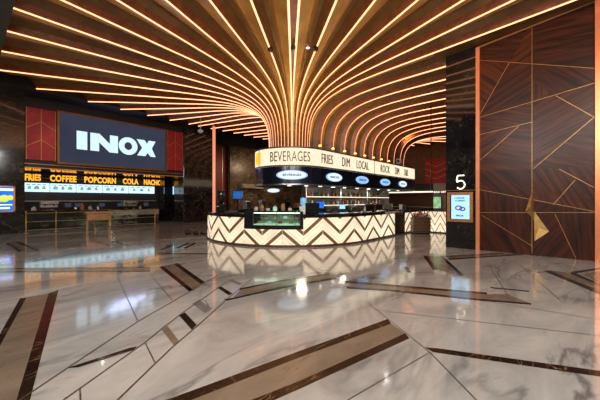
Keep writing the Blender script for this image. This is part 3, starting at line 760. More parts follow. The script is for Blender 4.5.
sweep('countertop', urange(CR0, 9.4), topsec, M['granite_black'], kc); sweep('inner_shell', urange(CR0, 9.4), insec, M['dark'], kc)
sweep('skirting', urange(UL, 9.4), botsec, M['letter_brown'], kc)
# dark granite pier
pr = MB(); q0, q1 = stad(CL, RC)[0], stad(CR0, RC)[0]
pr.bounds(q0.x, q1.x, q0.y-.03, q0.y+.7, 0, 1.19, bev=.015); pr.build('granite_pier', M['granite_black'], kc)
# far side of the counter, simple but complete
fs_ = MB(); fs_.bounds(CX-.2, CX+9.4, CY+RC-.12, CY+RC, .0, 1.02); fs_.build('inner_shell', M['dark'], kc)
MB().bounds(CX-.2, CX+9.4, CY+RC-.70, CY+RC+.05, 1.02, 1.15, bev=.02).build('countertop', M['granite_black'], kc)
def clip_rect(poly, s0, s1, z0, z1):
    for a, b, sd in (((s0,0),(s0,1),-1),((s1,0),(s1,1),1),((0,z0),(1,z0),1),((0,z1),(1,z1),-1)):
        if len(poly) < 3: return []
        poly = clip_poly(poly, a, b, sd)
    return poly
def panel(sa, sb, z0, z1, slope_sign, idx, parent):
    g = .006; sa += g; sb -= g; w = sb-sa; N_ = 4
    V = []; F = []
    for k in range(N_+1):
        s = sa+w*k/N_; pf = stad(unarc(s, RC), RC)[0]; pb_ = stad(unarc(s, RC), RC-.05)[0]
        V += [pf+Vector((0,0,z0)), pf+Vector((0,0,z1)), pb_+Vector((0,0,z1)), pb_+Vector((0,0,z0))]
        if k: 
            for j in range(4): F.append((4*k-4+j, 4*k-4+(j+1)%4, 4*k+(j+1)%4, 4*k+j))
    F.append((0,1,2,3)); F.append((4*N_+3,4*N_+2,4*N_+1,4*N_))
    fm = [0]*len(F)
    for mi, wid, off, dd in ((1, .115, 0, .006), (2, .014, None, .004)):
        offs = []
        for k in range(-3, 5): offs += [.10+k*.54] if off is not None else [.10+k*.54+.18, .10+k*.54+.36]
        for o_ in offs:
            for j in range(N_):
                s0_, s1_ = sa+w*j/N_, sa+w*(j+1)/N_
                def zc(s):
                    f = (s-sa) if slope_sign > 0 else (sb-s)
                    return z0+o_+.86*f-.25
                pl = [(s0_, zc(s0_)-wid/2*1.3), (s1_, zc(s1_)-wid/2*1.3), (s1_, zc(s1_)+wid/2*1.3), (s0_, zc(s0_)+wid/2*1.3)]
                pl = clip_rect(pl, s0_-1e-6, s1_+1e-6, z0, z1)
                if len(pl) >= 3:
                    n0 = len(V); V += [stad(unarc(s, RC), RC+dd)[0]+Vector((0,0,z)) for s, z in pl]; F.append(tuple(range(n0, n0+len(pl)))); fm.append(mi)
    mesh('onyx_panel', V, F, [M['onyx'], M['chevron'], M['onyx_line']], parent, fm)
PW = .70
s = arc(uA, RC); sg = 1; i = 0
while s < CL-.05:
    e = min(s+PW, CL); 
    if CL-e < .15: e = CL
    panel(s, e, .08, 1.02, sg, i, kc); s = e; sg = -sg; i += 1
s = CR0
while s < 9.2: panel(s, s+PW, .08, 1.02, sg, i, kc); s += PW; sg = -sg
sA, sB = arc(uA, RC), arc(uB, RC); n = 3; w = (sA-sB)/n; sg = -1
for k in range(n): panel(sA-w*(k+1), sA-w*k, .08, .62, sg, k, kc); sg = -sg
s = sB; sg = 1
while s > UL*RC+PW: panel(s-PW, s, .08, 1.02, sg, 0, kc); s -= PW; sg = -sg
# display case
dc = empty('display_case', stad((uA+uB)/2, RC)[0]+Vector((0,0,.62)), 'black framed glass display case glowing pale green, set into the curved counter', 'display case')
ur = urange(uB+.004, uA-.004)
sweep('base', ur, [(RC-.65,.62),(RC+.03,.62),(RC+.03,.76),(RC-.65,.76)], M['black'], dc)
sweep('top_frame', ur, [(RC-.65,1.20),(RC+.03,1.20),(RC+.03,1.25),(RC-.65,1.25)], M['black'], dc)
ug0, ug1 = u_of(300, RC), u_of(253, RC)
for (a_, b_) in ((uB+.004, ug1), (ug0, uA-.004)):
    sweep('side_block', urange(a_, b_), [(RC-.60,.76),(RC+.02,.76),(RC+.02,1.20),(RC-.60,1.20)], M['black'], dc)
sweep('glass_front', urange(ug1, ug0), [(RC-.012,.76),(RC,.76),(RC,1.20),(RC-.012,1.20)], M['glass'], dc)
sweep('back_panel', urange(ug1, ug0), [(RC-.60,.76),(RC-.57,.76),(RC-.57,1.20),(RC-.60,1.20)], M['shelf'], dc)
sweep('light_tube', urange(ug1, ug0), [(RC-.10,1.175),(RC-.06,1.175),(RC-.06,1.195),(RC-.10,1.195)], glow('case tube', (.75,1,.75), 5), dc)
sweep('shelf', urange(ug1, ug0), [(RC-.56,.97),(RC-.16,.97),(RC-.16,.985),(RC-.56,.985)], M['glass'], dc)
sweep('floor_tray', urange(ug1, ug0), [(RC-.56,.76),(RC-.03,.76),(RC-.03,.79),(RC-.56,.79)], M['case_glow'], dc)
for u in (ug1, ug1+(ug0-ug1)*.25, ug1+(ug0-ug1)*.52, ug1+(ug0-ug1)*.9, ug0):
    p, n = stad(u, RC+.005); MB().box(p+Vector((0,0,.98)), (.018,.018,.44)).build('mullion', M['steel'], dc)
for i in range(8):
    u = ug1+(ug0-ug1)*(i+.5)/8; p, n = stad(u, RC-.3-.05*(i % 2)); z = .985 if i % 2 else .79
    r = empty('cake', p+Vector((0,0,z)), 'small cake in the lit display case, %s from the left' % ORD[i], 'cake', 'cakes in the display case')
    MB().lathe(p+Vector((0,0,z)), [(.10,0),(.11,.01),(.11,.015)], 14).build('plate', M['white_pl'], r)
    MB().lathe(p+Vector((0,0,z+.015)), [(.08,0),(.08,.06),(.07,.075),(.02,.085)], 14).build('sponge', M[('pastry','bottle_r','white_pl')[i % 3]], r)

# things on the counter
def onctr(px, R=RC-.35): return stad(u_of(px, R), R)[0]+Vector((0,0,1.15))
cam2 = Vector((-.749,-.663,0))
p = onctr(312); f = (p-Vector((CX,CY,0))); f.z = 0
r = empty('till', p, 'broad black till box facing away on the counter beside the display case', 'till')
fn = -f.normalized(); s_ = Vector((0,0,1)).cross(fn).normalized(); u_ = Vector((0,0,1))
MB().box(p+u_*.05, (.42,.34,.10), 0, (s_,fn,u_), .015).build('base', M['black'], r)
MB().box(p+u_*.24-fn*.05, (.52,.06,.30), 0, (s_,fn,u_), .02).build('screen_housing', M['black'], r)
MB().box(p+u_*.24-fn*.01, (.46,.02,.25), 0, (s_,fn,u_)).build('display', M['blue_screen'], r)
p = onctr(314, RC-.55)
p = stad(u_of(317, 2.6), 2.6)[0]
# inner prep counters
ib = empty('prep_counter', (CX,CY,0), 'dark steel topped prep counter inside the kiosk under the sign', 'counter')
MB().bounds(CX-1.0, CX+9.4, CY-.95, CY-.35, 0, .88, bev=.01).build('cabinet', M['granite'], ib)
MB().bounds(CX-1.05, CX+9.4, CY-1.0, CY-.3, .88, .93, bev=.01).build('worktop', M['steel'], ib)
ik = empty('back_bar', (CX+1.2,CY-.2,0), 'tall dark back bar with glowing shelves in the middle of the kiosk', 'shelving')
MB().bounds(CX+.4, CX+9.2, CY-.25, CY-.15, 0, ZF-.02).build('back_panel', M['dark'], ik)
for z in (1.35, 1.78):
    sh = MB().bounds(CX+.4, CX+9.2, CY-.55, CY-.25, z, z+.03).build('shelf', M['steel'], ik)
    MB().bounds(CX+.4, CX+9.2, CY-.565, CY-.55, z-.005, z+.035).build('light_edge', M['shelf_lit'], sh)
for x in (CX+.4, CX+3.3, CX+6.2, CX+9.18): MB().bounds(x-.02, x+.02, CY-.55, CY-.25, .93, ZF-.02).build('upright', M['steel'], ik)
bn = 0
bl = [('bottle_a','amber'),('bottle_r','red'),('bottle_g','dark green'),('bottle_w','pale'),('bottle_a','amber')]
for z in (1.38, 1.81):
    for k in range(18):
        x = CX+.6+k*.44+random.uniform(-.06,.06); c_ = bl[(k*3+int(z > 1.5)) % 5]
        h = random.uniform(.22,.32)
        o = MB().lathe((x,CY-.40,z), [(.045,0),(.05,.02),(.05,h*.6),(.018,h*.75),(.018,h)], 10).build('bottle', M[c_[0]], None, True, origin=(x,CY-.40,z))
        tag(o, '%s bottle on the %s back bar shelf, %s from the left' % (c_[1], 'lower' if z < 1.5 else 'upper', ORD[k]), 'bottle', 'bottles on the back bar')
# water bottle dispenser (blue) standing on prep counter
p = Vector((CX+.05, CY-.66, .93))
wd = empty('water_dispenser', p, 'blue water bottle on a pale dispenser behind the till', 'dispenser')
MB().box(p+Vector((0,0,.21)), (.26,.26,.42), 0, None, .02).build('body', M['white_pl'], wd)
MB().lathe(p+Vector((0,0,.42)), [(.05,0),(.13,.06),(.14,.12),(.13,.20),(.14,.30),(.12,.38),(.03,.40)], 16).build('bottle', M['water'], wd, True)
MB().tube([p+Vector((-.13,-.05,.28)), p+Vector((-.19,-.08,.27))], .014, 6).build('tap', M['steel'], wd)
for i, x in enumerate((2.2, 4.3)):
    coffee_machine((CX+x, CY-.79, .93), .86 if i else .82, 'steel coffee machine on the prep counter inside the kiosk, %s from the rounded end' % ORD[i])
monitor((CX+1.25,CY-.7,.93), .42,.34,(-.6,-.8,0), 'bright blue monitor on the prep counter inside the kiosk', M['blue_screen'], stand=.30)
monitor((CX+3.2,CY-.7,.93), .34,.26,(-.6,-.8,0), 'cyan monitor between the two steel coffee machines inside the kiosk', M['cyan'], stand=.22)
p = onctr(238, RC-.4); monitor(tuple(p), .40,.32,(p.x*-.1-.749,p.y*-.02-.5,0), 'blue monitor on the left part of the curved counter', glow('dim blue screen', (.03,.16,.55), .8, .3, 5), stand=.52)
p = onctr(221, RC-.35)
gr = empty('coffee_grinder', p, 'tall black coffee grinder on the left end of the curved counter', 'grinder')
MB().box(p+Vector((0,0,.18)), (.24,.30,.36), 0, None, .02).build('body', M['black'], gr)
MB().lathe(p+Vector((0,0,.36)), [(.07,0),(.15,.2),(.16,.48),(.13,.52)], 14).build('hopper', M['black'], gr, True)
MB().tube([p+Vector((-.12,0,.25)), p+Vector((-.24,0,.22))], .02, 8).build('handle', M['steel'], gr)
p = onctr(231, RC-.3)
o = MB().box(p+Vector((0,0,.04)), (.40,.30,.08), 0, None, .02).build('tray', M['steel'], None, origin=p); tag(o, 'low steel tray on the curved counter left of the display case', 'tray')
# jars and cups on top of display case
for i, px in enumerate((256,262,268,275,283,290)):
    R_ = RC-.35; q = stad(u_of(px, R_), R_)[0]+Vector((0,0,1.25)); h = (.14,.20,.12,.17,.24,.13)[i]
    r = empty('glass_jar', q, 'glass jar with %s lid on top of the display case, %s from the left' % (('steel','amber','dark')[i % 3], ORD[i]), 'jar', 'jars on the display case')
    MB().lathe(q, [(.06,0),(.075,.02),(.075,h-.05),(.055,h-.02)], 12).build('body', M[('case_glow','pastry','bottle_w')[i % 3]] if i != 0 else M['bottle_w'], r, True)
    MB().lathe(q+Vector((0,0,h-.02)), [(.06,0),(.06,.03),(.02,.045)], 12).build('lid', M[('steel','bottle_a','black')[i % 3]], r)
# glass sneeze guard on right part
sgd = empty('sneeze_guard', stad(1.5, RC-.1)[0]+Vector((0,0,1.15)), 'low glass sneeze guard with steel rail on the straight side of the counter', 'sneeze guard')
sweep('glass_panel', urange(.5, 3.0), [(RC-.2,1.17),(RC-.19,1.17),(RC-.19,1.44),(RC-.2,1.44)], M['glass'], sgd)
sweep('top_rail', urange(.5, 3.0), [(RC-.22,1.44),(RC-.17,1.44),(RC-.17,1.47),(RC-.22,1.47)], M['steel'], sgd)
for u in (.52, 1.3, 2.1, 2.95):
    p, n = stad(u, RC-.195); MB().tube([p+Vector((0,0,1.15)), p+Vector((0,0,1.45))], .012, 8).build('post', M['steel'], sgd)
for i, (u, h) in enumerate(((.9,.20),(1.7,.30),(2.4,.22),(4.6,.26),(5.2,.2))):
    q = stad(u, RC-.45)[0]+Vector((0,0,1.15))
    o = MB().lathe(q, [(.09,0),(.10,.02),(.08,h*.6),(.11,h*.9),(.11,h)], 14).build('blender_jug', M[('steel','black','steel','bottle_w','black')[i]], None, True, origin=q)
    tag(o, '%s jug on the straight counter top, %s from the till' % (('steel','black','steel','pale','black')[i], ORD[i]), 'jug', 'jugs on the counter')

# ------------------------------------------------------------------ right background: ticket booth, planter, back details
XB = 15.7
ya, yb_ = onX(XB,429.5,220).y, onX(XB,452,220).y
tk = empty('ticket_booth', (XB,(ya+yb_)/2,0), 'taupe ticket booth with lit onyx chevron front and a green screen', 'booth')
MB().bounds(XB, XB+.9, yb_, ya, 0, 1.06).build('counter_body', M['dark'], tk)
MB().bounds(XB-.06, XB+.9, yb_, ya+.04, 1.06, 1.12, bev=.01).build('countertop', M['granite_black'], tk)
fp = MB().bounds(XB-.02, XB, yb_, ya-.02, .06, 1.06).build('onyx_panel', M['onyx'], tk)
V = []; F = []; sgn = 1; s0_ = yb_
mb = MB(); w_ = (ya-yb_)/4
for k in range(4):
    for o_ in (-.5,-.1,.3,.7,1.1):
        pl = [(yb_+w_*k, .06+o_+(0 if k % 2 else .5)), (yb_+w_*(k+1), .06+o_+(.5 if k % 2 else 0)), (yb_+w_*(k+1), .13+o_+(.5 if k % 2 else 0)), (yb_+w_*k, .13+o_+(0 if k % 2 else .5))]
        pl = clip_rect(pl, yb_, ya, .06, 1.06)
        if len(pl) >= 3: mb.poly([(XB-.026, a, b) for a, b in pl])
mb.build('chevron_inlay', M['chevron'], fp)
MB().bounds(XB+.6, XB+.9, yb_, ya, 1.12, 2.5, bev=.01).build('back_panel', M['beige_wall'], tk)
hd = MB().bounds(XB+.52, XB+.6, yb_, ya, 1.95, 2.14).build('header', M['black'], tk)
flat_text('lettering', 'BOX OFFICE', (XB+.51, ya-.05, 2.0), (0,-1,0), (0,0,1), (-1,0,0), .10, M['shelf_lit'], hd, width=.8, bold=.02)
q0, q1 = onX(XB+.5,433,209), onX(XB+.5,441.5,196)
MB().bounds(XB+.50, XB+.58, q1.y, q0.y, q0.z, q1.z, bev=.01).build('screen_housing', M['black'], tk)
MB().bounds(XB+.48, XB+.50, q1.y+.03, q0.y-.03, q0.z+.04, q1.z-.04).build('display', M['poster_green'], tk)
# thin rod
p = atZ(15.2, 431, 200)
rd = empty('suspension_rod', (p.x,p.y,2.5), 'thin black rod dropping from the ceiling to the ticket booth', 'rod')
MB().tube([(p.x,p.y,2.12),(p.x,p.y,6.35)], .022, 6).build('rod', M['black'], rd)
MB().lathe((p.x,p.y,6.33), [(.05,0),(.07,.03),(.07,.06)], 10).build('rose', M['black'], rd)
# planter
p = fl(420.5, 233.5); pw = .44
pl = empty('planter', (p.x,p.y,0), 'brown slatted planter box with red flowers at the end of the counter', 'planter')
ax_ = (Vector((.663,-.749,0)), Vector((.749,.663,0)), Vector((0,0,1)))
MB().box(Vector((p.x,p.y,.42)), (.84,.40,.76), 0, ax_, .02).build('box', M['box_wood'], pl)
MB().box(Vector((p.x,p.y,.02)), (.78,.34,.06), 0, ax_).build('plinth', M['black'], pl)
mb = MB()
for k in range(5): mb.box(Vector((p.x,p.y,.12+k*.15)), (.88,.43,.03), 0, ax_)
mb.build('slat_band', M['letter_brown'], pl)
mb = MB()
for k in range(160):
    a = random.uniform(-.38,.38); b = random.uniform(-.16,.16); z = .80+random.random()*.32*(1 if a > -.1 else .5)
    c = Vector((p.x,p.y,0))+ax_[0]*a+ax_[1]*b+Vector((0,0,z)); d = Vector((random.uniform(-1,1),random.uniform(-1,1),random.uniform(.2,1.2))).normalized(); s_ = d.cross(Vector((.3,.2,1))).normalized()
    mb.poly([c-s_*.025, c+d*.07, c+s_*.025, c-d*.03])
    if k % 2 == 0: mb.tube([Vector((p.x,p.y,.78))+ax_[0]*a*.8+ax_[1]*b*.8, c], .004, 4, cap=False)
mb.build('foliage', M['leaf'], pl)
mb = MB()
for k in range(40):
    a = random.uniform(-.38,.30); b = random.uniform(-.2,.0); c = Vector((p.x,p.y,.82+random.random()*.16))+ax_[0]*a+ax_[1]*b
    for j in range(5):
        an = j*2*PI/5; d = Vector((math.cos(an), math.sin(an), .5)).normalized(); s_ = Vector((-math.sin(an), math.cos(an), 0))
        mb.poly([c, c+d*.05+s_*.035, c+d*.085, c+d*.05-s_*.035])
mb.build('flowers', M['flower'], pl)
# back wall features at the right: red panel, dark band, lit strip
XBK = 28.0
a, b = onX(XBK-.1,425.5,160), onX(XBK-.1,452,182.5)
rp = empty('red_wall_panel', (XBK-.1,(a.y+b.y)/2,b.z), 'red panel with gold chevron lines on the far wall left of the black pillar', 'wall panel')
MB().bounds(XBK-.12, XBK-.0, b.y-2, a.y, b.z, a.z, bev=.01).build('upholstery', M['red_fabric'], rp)
mb = MB()
for k in range(5):
    for sx in range(4):
        y0_, y1_ = a.y-sx*.9, a.y-(sx+1)*.9; z_ = b.z-.2+k*.55
        za, zb = (z_, z_+.4) if sx % 2 else (z_+.4, z_)
        if max(za, zb) < a.z and min(za,zb) > b.z:
            P_, Q_ = Vector((XBK-.13,y0_,za)), Vector((XBK-.13,y1_,zb)); d_ = (Q_-P_).normalized(); mb.box((P_+Q_)/2, ((Q_-P_).length,.02,.03), 0, (d_, Vector((1,0,0)), d_.cross(Vector((1,0,0)))))
mb.build('gold_piping', M['brass'], rp)
struct(MB().bounds(27.2, 28.0, 2.5, 22, 2.72, 3.1).build('trim_58', M['dark']))
struct(MB().bounds(27.1, 27.2, 4.5, 17, 2.30, 2.42).build('trim_59', M['shelf_lit']))
struct(MB().bounds(27.2, 28.0, 2.5, 22, 2.25, 2.72).build('trim_60', M['dark']))
bc = empty('back_counter', (26.6,9,0), 'dark far counter below the lit strip on the back wall', 'counter')
MB().bounds(26.2, 26.9, 4.5, 18, 0, 1.0).build('body', M['granite'], bc)
MB().bounds(26.15, 26.95, 4.4, 18.1, 1.0, 1.06, bev=.01).build('countertop', M['steel'], bc)

p = atZ(18.5, 273.5, 190.5)
ho = empty('hanging_oval_sign', p, 'small oval lit sign hanging behind the display case under the soffit', 'sign')
def ovl(name, R_, dd, mat, par):
    ex = Vector((.663,-.749,0)); mb = MB(); c = p+cam2*dd
    mb.poly([c+ex*(.40*R_*math.cos(2*PI*k/24))+Vector((0,0,.13*R_*math.sin(2*PI*k/24))) for k in range(24)]); return mb.build(name, mat, par)
ovl('rim', 1, 0, M['oval_blue'], ho); ovl('face', .86, .01, M['oval'], ho)
MB().tube([p+Vector((0,0,.13)), p+Vector((0,0,3.9))], .012, 6).build('rod', M['steel'], ho)
a_, b_ = onY(25.6,241,184), onY(25.6,262,180)
struct(MB().bounds(a_.x, b_.x, 25.3, 25.6, 2.9, 3.35).build('trim_62', M['pale_stone']))
for i, px in enumerate((247,255,262,287,297)):
    q = onY(CY+RC-.35, px, 205); q = Vector((q.x, CY+RC-.35, 1.15)); h = (.45,.34,.5,.4,.3)[i]
    o = MB().box(q+Vector((0,0,h/2)), (.34,.30,h), 0, None, .03).build('appliance', M[('steel','letter_brown','steel','black','ochre')[i]], None, origin=q)
    tag(o, '%s counter appliance on the far side of the kiosk counter, %s from the left' % (('steel','brown','steel','black','tan')[i], ORD[i]), 'appliance', 'appliances on the far counter')

# ------------------------------------------------------------------ ceiling ribs
PTS = [(1.05,3.87),(1.055,4.2),(1.08,4.6),(1.15,5.0),(1.30,5.36),(1.56,5.67),(1.98,5.94),(2.6,6.16),(3.4,6.32),(4.5,6.445),(6.0,6.56)]
def catmull(P, n):
    out_ = []
    Q = [(2*P[0][0]-P[1][0], 2*P[0][1]-P[1][1])]+P+[(2*P[-1][0]-P[-2][0], 2*P[-1][1]-P[-2][1])]
    for i in range(1, len(Q)-2):
        for k in range(n):
            t = k/n; r = []
            for j in (0,1):
                p0,p1,p2,p3 = Q[i-1][j],Q[i][j],Q[i+1][j],Q[i+2][j]
                r.append(.5*((2*p1)+(-p0+p2)*t+(2*p0-5*p1+4*p2-p3)*t*t+(-p0+3*p1-3*p2+p3)*t**3))
            out_.append(tuple(r))
    out_.append(P[-1]); return out_
PROF = catmull(PTS, 3)
PROF_N = []
for i, (r, h) in enumerate(PROF):
    a = PROF[max(i-1,0)]; b = PROF[min(i+1,len(PROF)-1)]; dx, dz = b[0]-a[0], b[1]-a[1]; l = math.hypot(dx, dz)
    PROF_N.append((-dz/l, dx/l))        # points inward / up (away from viewer)
class St:       # station on stadium with outward direction
    def __init__(s, base, n): s.b = Vector(base); s.n = Vector(n)
def station(kind, v, splay=0):
    if kind == 'cap': n = Vector((-math.sin(v), -math.cos(v), 0)); return St((CX,CY,0), n)
    if kind == 'near':
        t = math.radians(splay); n = Vector((math.sin(t), -math.cos(t), 0)); return St(Vector((CX+v,CY-1.05,0))-n*1.05, n)
    if kind == 'far': return St((CX+v,CY,0), (0,1,0))
    n = Vector((math.sin(v), -math.cos(v), 0)); return St((CX+TL,CY,0), n)     # far cap
def rmax(st):
    R = 17.5
    for k in range(60, 176):
        r = k/10; p = st.b+st.n*r
        if p.y > 19.3 or p.x < .80 or p.y < -5.5 or p.x > 27.5 or (p.x > XR-.02 and p.y < YP1+.15): return r-.05
    return R
def lerp_st(a, b, t):
    n = a.n.lerp(b.n, t).normalized() if (a.n-b.n).length > 1e-6 else a.n
    return St(a.b.lerp(b.b, t), n)
def rib_point(st, i, Rm, off=0.0, NT=10):
    if i < len(PROF): r, h = PROF[i]; nr, nz = PROF_N[i]
    else:
        t = (i-len(PROF)+1)/NT; r = 6.0+(Rm-6.0)*t; h = 6.56+.08*(r-6.0); nr, nz = -.08, 1
    return st.b+st.n*(r+nr*off)+Vector((0,0,h+nz*off))
NT = 10; NR = len(PROF)+NT
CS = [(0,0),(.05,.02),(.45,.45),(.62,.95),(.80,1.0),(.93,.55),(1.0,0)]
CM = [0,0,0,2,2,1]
def make_rib(sa, sb, label, group, led_mat='led', led=True, short=False):
    """board from station sa to sb; light strip along sb"""
    ra, rb = rmax(sa), rmax(sb); ra = rb if short else ra; base = sb.b+sb.n*1.05+Vector((0,0,3.87))
    root = empty('ceiling_rib', base, label, 'ceiling rib', group)
    V = []; F = []; fm = []
    for i in range(NR):
        pa, pb = rib_point(sa, i, ra), rib_point(sb, i, rb); gap = (pa-pb).length; amp = min(.34, .42*gap)
        for t, o_ in CS:
            st = lerp_st(sa, sb, t); V.append(rib_point(st, i, ra+(rb-ra)*t, o_*amp))
    k = len(CS)
    for i in range(NR-1):
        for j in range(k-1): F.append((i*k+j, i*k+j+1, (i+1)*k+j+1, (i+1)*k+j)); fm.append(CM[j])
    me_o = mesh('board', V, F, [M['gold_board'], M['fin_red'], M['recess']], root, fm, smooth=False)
    if led:
        V = []; F = []
        for i in range(NR):
            c = rib_point(sb, i, rb, -.015); tdir = sb.n.cross(Vector((0,0,1))).normalized()
            rr = i/NR; w = .008+.020*min(1, max(0,i-6)/24)
            if i < len(PROF): nr, nz = PROF_N[i]
            else: nr, nz = -.08, 1
            d = sb.n*nr+Vector((0,0,nz))
            V += [c-tdir*w, c-d*w, c+tdir*w, c+d*w*.6]
            if i:
                for j in range(4): F.append((4*i-4+j, 4*i-4+(j+1)%4, 4*i+(j+1)%4, 4*i+j))
        F.append((0,1,2,3)); e = 4*(NR-1); F.append((e+3,e+2,e+1,e))
        mesh('light_strip', V, F, M[led_mat], root)
    return root
D = math.radians
edge = []
for r_ in [6.3+.6*i for i in range(19)]:
    st_ = St((CX,CY,0), (math.sin(math.radians(1.6)), -math.cos(math.radians(1.6)), 0)); p_ = st_.b+st_.n*r_; h_ = 6.56+.08*(r_-6)+.02
    edge += [(p_.x,p_.y,h_),(XR+.9 if p_.y > YP0 else XR+.05,p_.y,h_+.02)]
struct(mesh('trim_61', edge, [(2*i,2*i+1,2*i+3,2*i+2) for i in range(18)], M['recess']))
c_r, c_l = D(45.4), D(47.7)
# narrow tiled slot in the middle
sa, sb = station('cap', c_r), station('cap', c_l)
slot = empty('ceiling_slot', sb.b+sb.n*1.05+Vector((0,0,3.87)), 'narrow red tiled slot between the two centre light strips of the ceiling', 'ceiling slot')
V = []; F = []
for i in range(NR):
    for st in (sa, sb): V.append(rib_point(st, i, rmax(st), .05 if i > 20 else .0))
    if i: F.append((2*i-2,2*i-1,2*i+1,2*i))
mesh('tile_face', V, F, M['tile'], slot)
for st in (sa, sb):
    V = []; F = []
    for i in range(NR):
        c = rib_point(st, i, rmax(st), -.015); tdir = st.n.cross(Vector((0,0,1))).normalized(); w = .008+.020*min(1, max(0,i-6)/24)
        nr, nz = PROF_N[i] if i < len(PROF) else (-.08, 1); d = st.n*nr+Vector((0,0,nz))
        V += [c-tdir*w, c-d*w, c+tdir*w, c+d*w*.6]
        if i:
            for j in range(4): F.append((4*i-4+j, 4*i-4+(j+1)%4, 4*i+(j+1)%4, 4*i+j))
    mesh('light_strip', V, F, M['led_hot'], slot)
right = [station('cap', D(a)) for a in (45.4,37.6,29.8,21.8,14,6.4)]+[station('near', 0.0, 1.6)]
near_t = [.85+k for k in range(10)]
right += [station('near', t, 7+2.9*i) for i, t in enumerate(near_t)]
for k in range(len(right)-1):
    if k < 6: lb = 'gold ceiling rib with copper light strip, %s to the right of the tiled slot' % ORD[k]
    else: lb = 'gold rib rising off the long side of the sign, %s from its rounded end' % ORD[k-6]
    make_rib(right[k], right[k+1], lb, 'ribs fanning over the room' if k < 6 else 'ribs along the long side of the sign', short=(k == 6))
left = [station('cap', c_l)]+[station('cap', D(a)) for a in (55.6,64.1,72.6,81.2,89.8,99,109,119.5,130.5,140.5,149,156.5,164.3,172.2,179.9)]
left += [station('far', t) for t in (.7,1.7,2.7,3.7,4.7,5.7,6.7,7.7,8.7)]
for k in range(len(left)-1):
    if k < 15: lb = 'gold ceiling rib with copper light strip, %s to the left of the tiled slot' % ORD[k]
    else: lb = 'gold rib on the far side of the sign, %s from its rounded end' % ORD[k-15]
    make_rib(left[k], left[k+1], lb, 'ribs fanning over the room' if k < 15 else 'ribs on the far side of the sign')
endc = [station('near', 9.85, 7+2.9*9)]+[station('end', D(12*k)) for k in range(4, 15)]+[station('end', D(180)), station('far', 8.7)]
for k in range(len(endc)-1):
    make_rib(endc[k], endc[k+1], 'gold rib around the far end of the sign, %s from the right' % ORD[k], 'ribs around the far end of the sign')
# amber uplights between the ribs on the sign top
UPL = []
for i in range(8):
    p, n = stad(.3+i*1.0, RS-.28)
    r = empty('uplight', p+Vector((0,0,ZT+.03)), 'amber uplight on top of the sign between two ribs, %s from the rounded end' % ORD[i], 'uplight', 'amber uplights on top of the sign')
    MB().lathe(p+Vector((0,0,ZT+.03)), [(.07,0),(.08,.02),(.06,.14),(.07,.16)], 12).build('housing', M['brass'], r)
    MB().lathe(p+Vector((0,0,ZT+.19)), [(.055,0),(.07,.04),(.03,.08)], 12).build('lens', M['amber_soft'], r)
    UPL.append((p+Vector((0,0,ZT+.36))+n*.1, n))
# ceiling spotlights (black) near the trumpet
for i, (ang, rr, lit) in enumerate(((46.5,4.8,0),(55.2,4.7,0),(38.0,4.8,0),(41.2,4.9,1))):
    st = station('cap', D(ang)); h = 6.56+.08*(rr-6)
    p = st.b+st.n*rr+Vector((0,0,h-.06))
    wn = ('black round fitting on the tiled slot','black round fitting left of the tiled slot','black round fitting far right of the tiled slot','small lit round fitting right of the tiled slot')[i]
    r = empty('ceiling_spotlight', p, wn+' of the ceiling', 'spotlight')
    MB().lathe(p+Vector((0,0,-.06)), [(.07,0),(.085,.02),(.085,.10),(.05,.14)], 14).build('housing', M['black'] if not lit else M['steel'], r)
    MB().lathe(p+Vector((0,0,-.068)), [(.05,0),(.05,.006)], 12).build('lens', M['white_glow'] if lit else M['dark'], r)
# small white camera on bulkhead near the column
p = atZ(19.0, 200.5, 130)
r = empty('ceiling_camera', p, 'small white dome camera hanging beside the granite column top', 'camera')
MB().lathe(p+Vector((0,0,-.2)), [(.03,0),(.12,.03),(.17,.12),(.17,.2)], 14).build('dome', M['white_pl'], r, True)
MB().tube([p, p+Vector((0,0,.8))], .02, 8).build('stem', M['white_pl'], r)

# ------------------------------------------------------------------ lights
def spot(loc, e, c, size=2.2, blend=.9, rad=.12, tgt=None):
    l = bpy.data.lights.new('room or fill spot', 'SPOT'); l.energy = e; l.color = c; l.spot_size = size; l.spot_blend = blend; l.shadow_soft_size = rad
    o = bpy.data.objects.new('room or fill spot', l); col.objects.link(o); o.location = loc
    if tgt: o.rotation_euler = (Vector(tgt)-Vector(loc)).to_track_quat('-Z','Y').to_euler()
    return o
white = (1,.95,.90)
def area(loc, tgt, e, c, sx, sy):
    l = bpy.data.lights.new('added lobby fill', 'AREA'); l.shape = 'RECTANGLE'; l.energy = e; l.color = c; l.size = sx; l.size_y = sy
    o = bpy.data.objects.new('added lobby fill', l); col.objects.link(o); o.location = loc; o.rotation_euler = (Vector(tgt)-Vector(loc)).to_track_quat('-Z','Y').to_euler()
# unseen fill panels added behind the viewer to brighten the floor and room
area((-3,-3.5,6.0), (6,5,0), 800, white, 4, 2)
area((1.5,-5.0,6.0), (7,3,0), 330, white, 3, 2)
area((-7,2,6.0), (1,10,0), 560, white, 3, 2)
for x, y in ((4.5,4.6),(-1.5,8),(8.6,4.4),(1.5,12.5),(-4,16),(4.6,17),(12.6,6)):
    spot((x, y, 6.3), 55, white, size=2.5, rad=.05)
for p_, n_ in UPL: spot(p_, 26, (1,.56,.15), size=2.6, rad=.08, tgt=p_-n_*.15+Vector((0,0,1.5)))
for ang in (0, 22, 45, 68, 90, 115, 140, 165):  # wash spots without fixtures, added to make the ribs glow gold
    p_, n_ = stad(-math.radians(max(ang,.1)), RS-.22)
    spot(p_+Vector((0,0,ZT+.15)), 45, (1,.62,.22), size=2.4, rad=.08, tgt=p_+n_*.35+Vector((0,0,ZT+1.5)))
